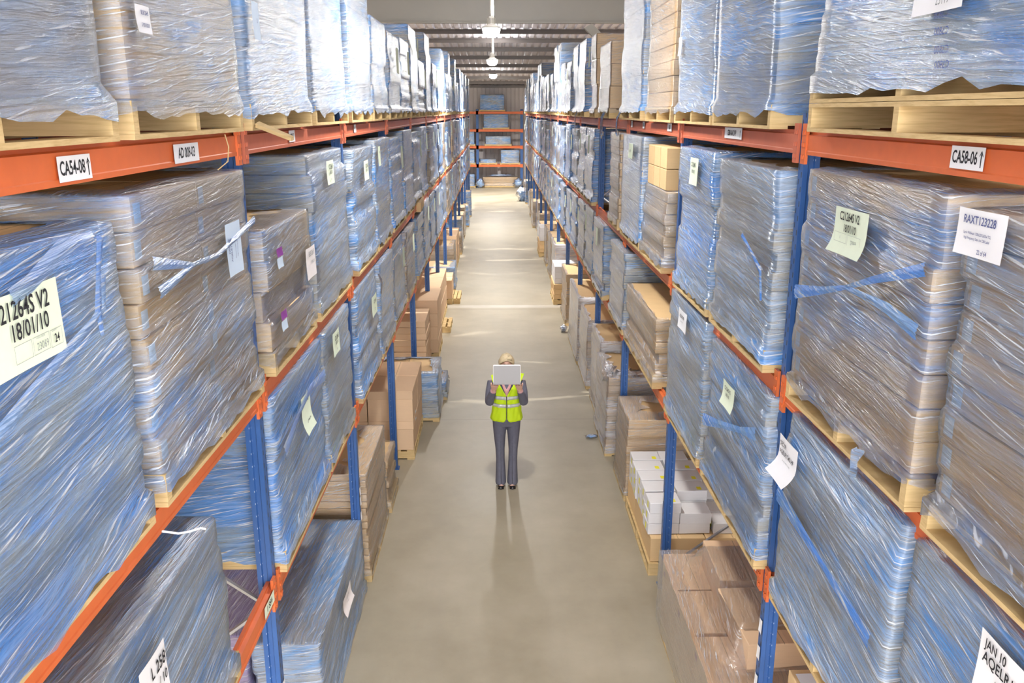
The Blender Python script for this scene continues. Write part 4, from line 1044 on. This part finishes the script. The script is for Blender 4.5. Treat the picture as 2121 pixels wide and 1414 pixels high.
# jacket with sleeves
m = MB()
ell(m, [(0, 0, .95, .160, .112), (0, 0, 1.05, .148, .105), (0, 0, 1.16, .152, .108), (0, 0, 1.27, .170, .112), (0, .0, 1.34, .180, .102), (0, .0, 1.38, .160, .085), (0, .005, 1.415, .085, .066)], 28)
for s in (-1, 1):
    W = Vector((s*.158, -.245, 1.305)); E_ = Vector((s*.208, -.095, 1.12)); S_ = Vector((s*.168, .0, 1.35))
    m.tube([S_, (S_ + E_) / 2 + Vector((s*.008, 0, 0)), E_ + Vector((0, .012, -.01))], [.062, .057, .054], 14); m.tube([E_ + Vector((0, .012, -.01)), (E_ + W) / 2, W], [.054, .048, .039], 14)
fuse(m.build('jacket', 'suit', PW, True), .007, 4)
m = MB()
for s in (-1, 1):
    a0 = Vector((s*.158, -.245, 1.305)); d = (Vector((s*.150, -.265, 1.335)) - a0).normalized(); m.tube([a0 - d * .01, a0 + d * .018], [.036, .034], 14)
m.build('shirt_cuff', 'shirt', PW, True)
m = MB(); m.quad((-.075, -.117, 1.40), (0, -.128, 1.18), (.075, -.117, 1.40), (.04, -.085, 1.425), (-.04, -.085, 1.425)); m.build('shirt', 'shirt', PW)
# vest
def torso(z):
    T = [(.84, .176, .128), (.90, .178, .128), (.97, .168, .122), (1.05, .160, .118), (1.16, .163, .121), (1.27, .180, .125), (1.34, .186, .116), (1.385, .165, .098), (1.43, .12, .08)]
    for a, c in zip(T, T[1:]):
        if a[0] <= z <= c[0]:
            t = (z - a[0]) / (c[0] - a[0]); return a[1] + (c[1] - a[1]) * t + .006, a[2] + (c[2] - a[2]) * t + .006
    return T[-1][1:]
def vest_part(z0f, z1f, name, mat, extra=0.0, a0=0.03, a1=2 * math.pi - .03, n=72, rows=18, parent=PW):
    m = MB(); cols = []
    for k in range(n + 1):
        a = a0 + (a1 - a0) * k / n; lo, hi = z0f(a), z1f(a); col = []
        for i in range(rows + 1):
            z = lo + (hi - lo) * i / rows; rx, ry = torso(z); fl = 1 + max(0, (.98 - z)) * .35
            k2 = .004 * math.sin(a * 9 + z * 12) + .003 * math.sin(a * 17 - z * 31)
            col.append(((rx + extra + k2) * fl * math.sin(a), -(ry + extra + k2) * fl * math.cos(a), z))
        cols.append(col)
    m.rings(cols, False); o = m.build(name, mat, parent, True)
    sd = o.modifiers.new('thick', 'SOLIDIFY'); sd.thickness = .004; return o
def top(a):
    a = min(a, 2 * math.pi - a)                      # 0 front, pi back
    if a < .62: return 1.20 + (1.395 - 1.20) * (a / .62)
    if a < .80: return 1.395
    if a < 1.15: return 1.395 - (a - .80) / .35 * .16
    if a < 2.0: return 1.235
    if a < 2.3: return 1.235 + (a - 2.0) / .3 * .16
    return 1.395
def hem(a):
    a = min(a, 2 * math.pi - a); return .875 + (.05 * (1 - a / .22) ** 2 if a < .22 else 0)
v = vest_part(hem, top, 'safety_vest', 'vest')
for z in (1.155, 1.055):
    vest_part(lambda a: z, lambda a: z + .042, 'reflective_band', 'reflect', .006, rows=2, parent=v)
for s in (-1, 1):
    m = MB(); rs = []
    for i in range(9):
        t = i / 8; y = -.105 + .19 * t; zz = 1.385 + .045 * math.sin(math.pi * t); bx = .02 * math.sin(math.pi * t) * (2.2 if s > 0 else 1)
        rs.append([(s * (.085), y, zz + .008), (s * (.12), y, zz + .006 + bx * .4), (s * (.165 + bx), y, zz - .018 + bx * .8)])
    m.rings(rs, False); m.build('shoulder_strap', 'vest', v, True)
m = MB(); m.tube([(0, -.150, .93), (0, -.137, 1.05), (0, -.134, 1.20)], .004, 6); m.build('zip', 'keys', v, True)
m = MB(); z = 1.20; rs = []
for a in (-.62, -.5): pass
m.quad((-.13, -.122, 1.21), (-.055, -.137, 1.21), (-.055, -.135, 1.30), (-.13, -.122, 1.30)); o = m.build('chest_pocket', 'vest', v)
# shoes
for s in (-1, 1):
    x = s * .072; m = MB()
    rs = []
    for y, rx, h in ((-.145, .012, .014), (-.135, .028, .026), (-.11, .038, .034), (-.07, .040, .034), (-.03, .036, .030), (.02, .032, .044), (.055, .030, .055), (.072, .018, .052)):
        rs.append([(x + rx * math.cos(k * math.pi / 7), y, .004 + h * math.sin(k * math.pi / 7)) for k in range(8)])
    m.rings(rs, True, True, True); sh = m.build('shoe', 'shoe', PW, True)
    m = MB(); m.box(x - .025, x + .025, .03, .072, 0, .012); m.box(x - .036, x + .036, -.13, -.03, 0, .006); m.build('sole', 'shoe', sh)
# laptop
lp = empty('laptop', (.115 + .0, 9.80 - .40, 1.447), 'open silver laptop held up by the woman in the yellow vest', 'laptop')
tl = math.radians(-8)
m = MB(); rs = []
def rrect(w, h, r, y):
    P = []
    for cx, cz, a0 in ((w/2 - r, h - r, 0), (-w/2 + r, h - r, 90), (-w/2 + r, r, 180), (w/2 - r, r, 270)):
        for k in range(5): a_ = math.radians(a0 + k * 22.5); P.append((cx + r * math.cos(a_), y, cz + r * math.sin(a_)))
    return P
m.rings([rrect(.310, .213, .010, -.004), rrect(.314, .217, .012, 0), rrect(.314, .217, .012, .006)], True, True, True)
lid = m.build('lid', 'laptop', lp); lid.rotation_euler.x = tl
m = MB(); m.rings([rrect(.318, .221, .013, -.0015), rrect(.318, .221, .013, .0035)], True, False, False)
for k in (0, 1): pass
m.rings([rrect(.318, .221, .013, -.002), rrect(.306, .209, .010, -.005)], True, False, False)
m.build('lid_rim', 'rim', lid)
m = MB(); m.quad((-.155, .0065, .015), (-.150, .0065, .204), (.150, .0065, .204), (.155, .0065, .015)); m.build('screen', 'keys', lid)
m = MB(); m.box(-.157, .157, .0, .215, -.012, .004); bs = m.build('keyboard_base', 'laptop', lp); bs.rotation_euler.x = math.radians(-6)
for r_ in range(5):
    for c_ in range(12):
        if r_ == 4 and 3 < c_ < 8: continue
        m = MB(); x = -.146 + c_ * .0245; y = .025 + r_ * .021; m.box(x, x + .021, y, y + .017, .004, .0065); m.build('key', 'keys', bs)
# ------------------------------------------------------------------ camera, world, render
cam = D.cameras.new('camera'); co_ = D.objects.new('camera', cam); COL.objects.link(co_)
f_px, pitch, yaw = 1771.23, .2629, .0185
cam.sensor_width = 36; cam.lens = 36 * f_px / 2121; cam.clip_end = 200
co_.location = (0, 0, H)
fwd = Vector((math.sin(yaw) * math.cos(pitch), math.cos(yaw) * math.cos(pitch), -math.sin(pitch)))
co_.rotation_euler = fwd.to_track_quat('-Z', 'Y').to_euler(); sc.camera = co_
w = D.worlds.new('world'); sc.world = w; w.use_nodes = True
bg = w.node_tree.nodes['Background']; bg.inputs[0].default_value = (.92, .95, 1, 1); bg.inputs[1].default_value = 3.6
sc.view_settings.view_transform = 'Standard'; sc.view_settings.look = 'None'; sc.view_settings.gamma = 1.0
sc.view_settings.exposure = 0.95
cy = sc.cycles
cy.max_bounces = 6; cy.diffuse_bounces = 3; cy.glossy_bounces = 2; cy.transparent_max_bounces = 10; cy.transmission_bounces = 2
cy.use_denoising = True; cy.use_adaptive_sampling = True; cy.adaptive_threshold = .03
cy.sample_clamp_indirect = 6; cy.sample_clamp_direct = 0; cy.caustics_reflective = False; cy.caustics_refractive = False
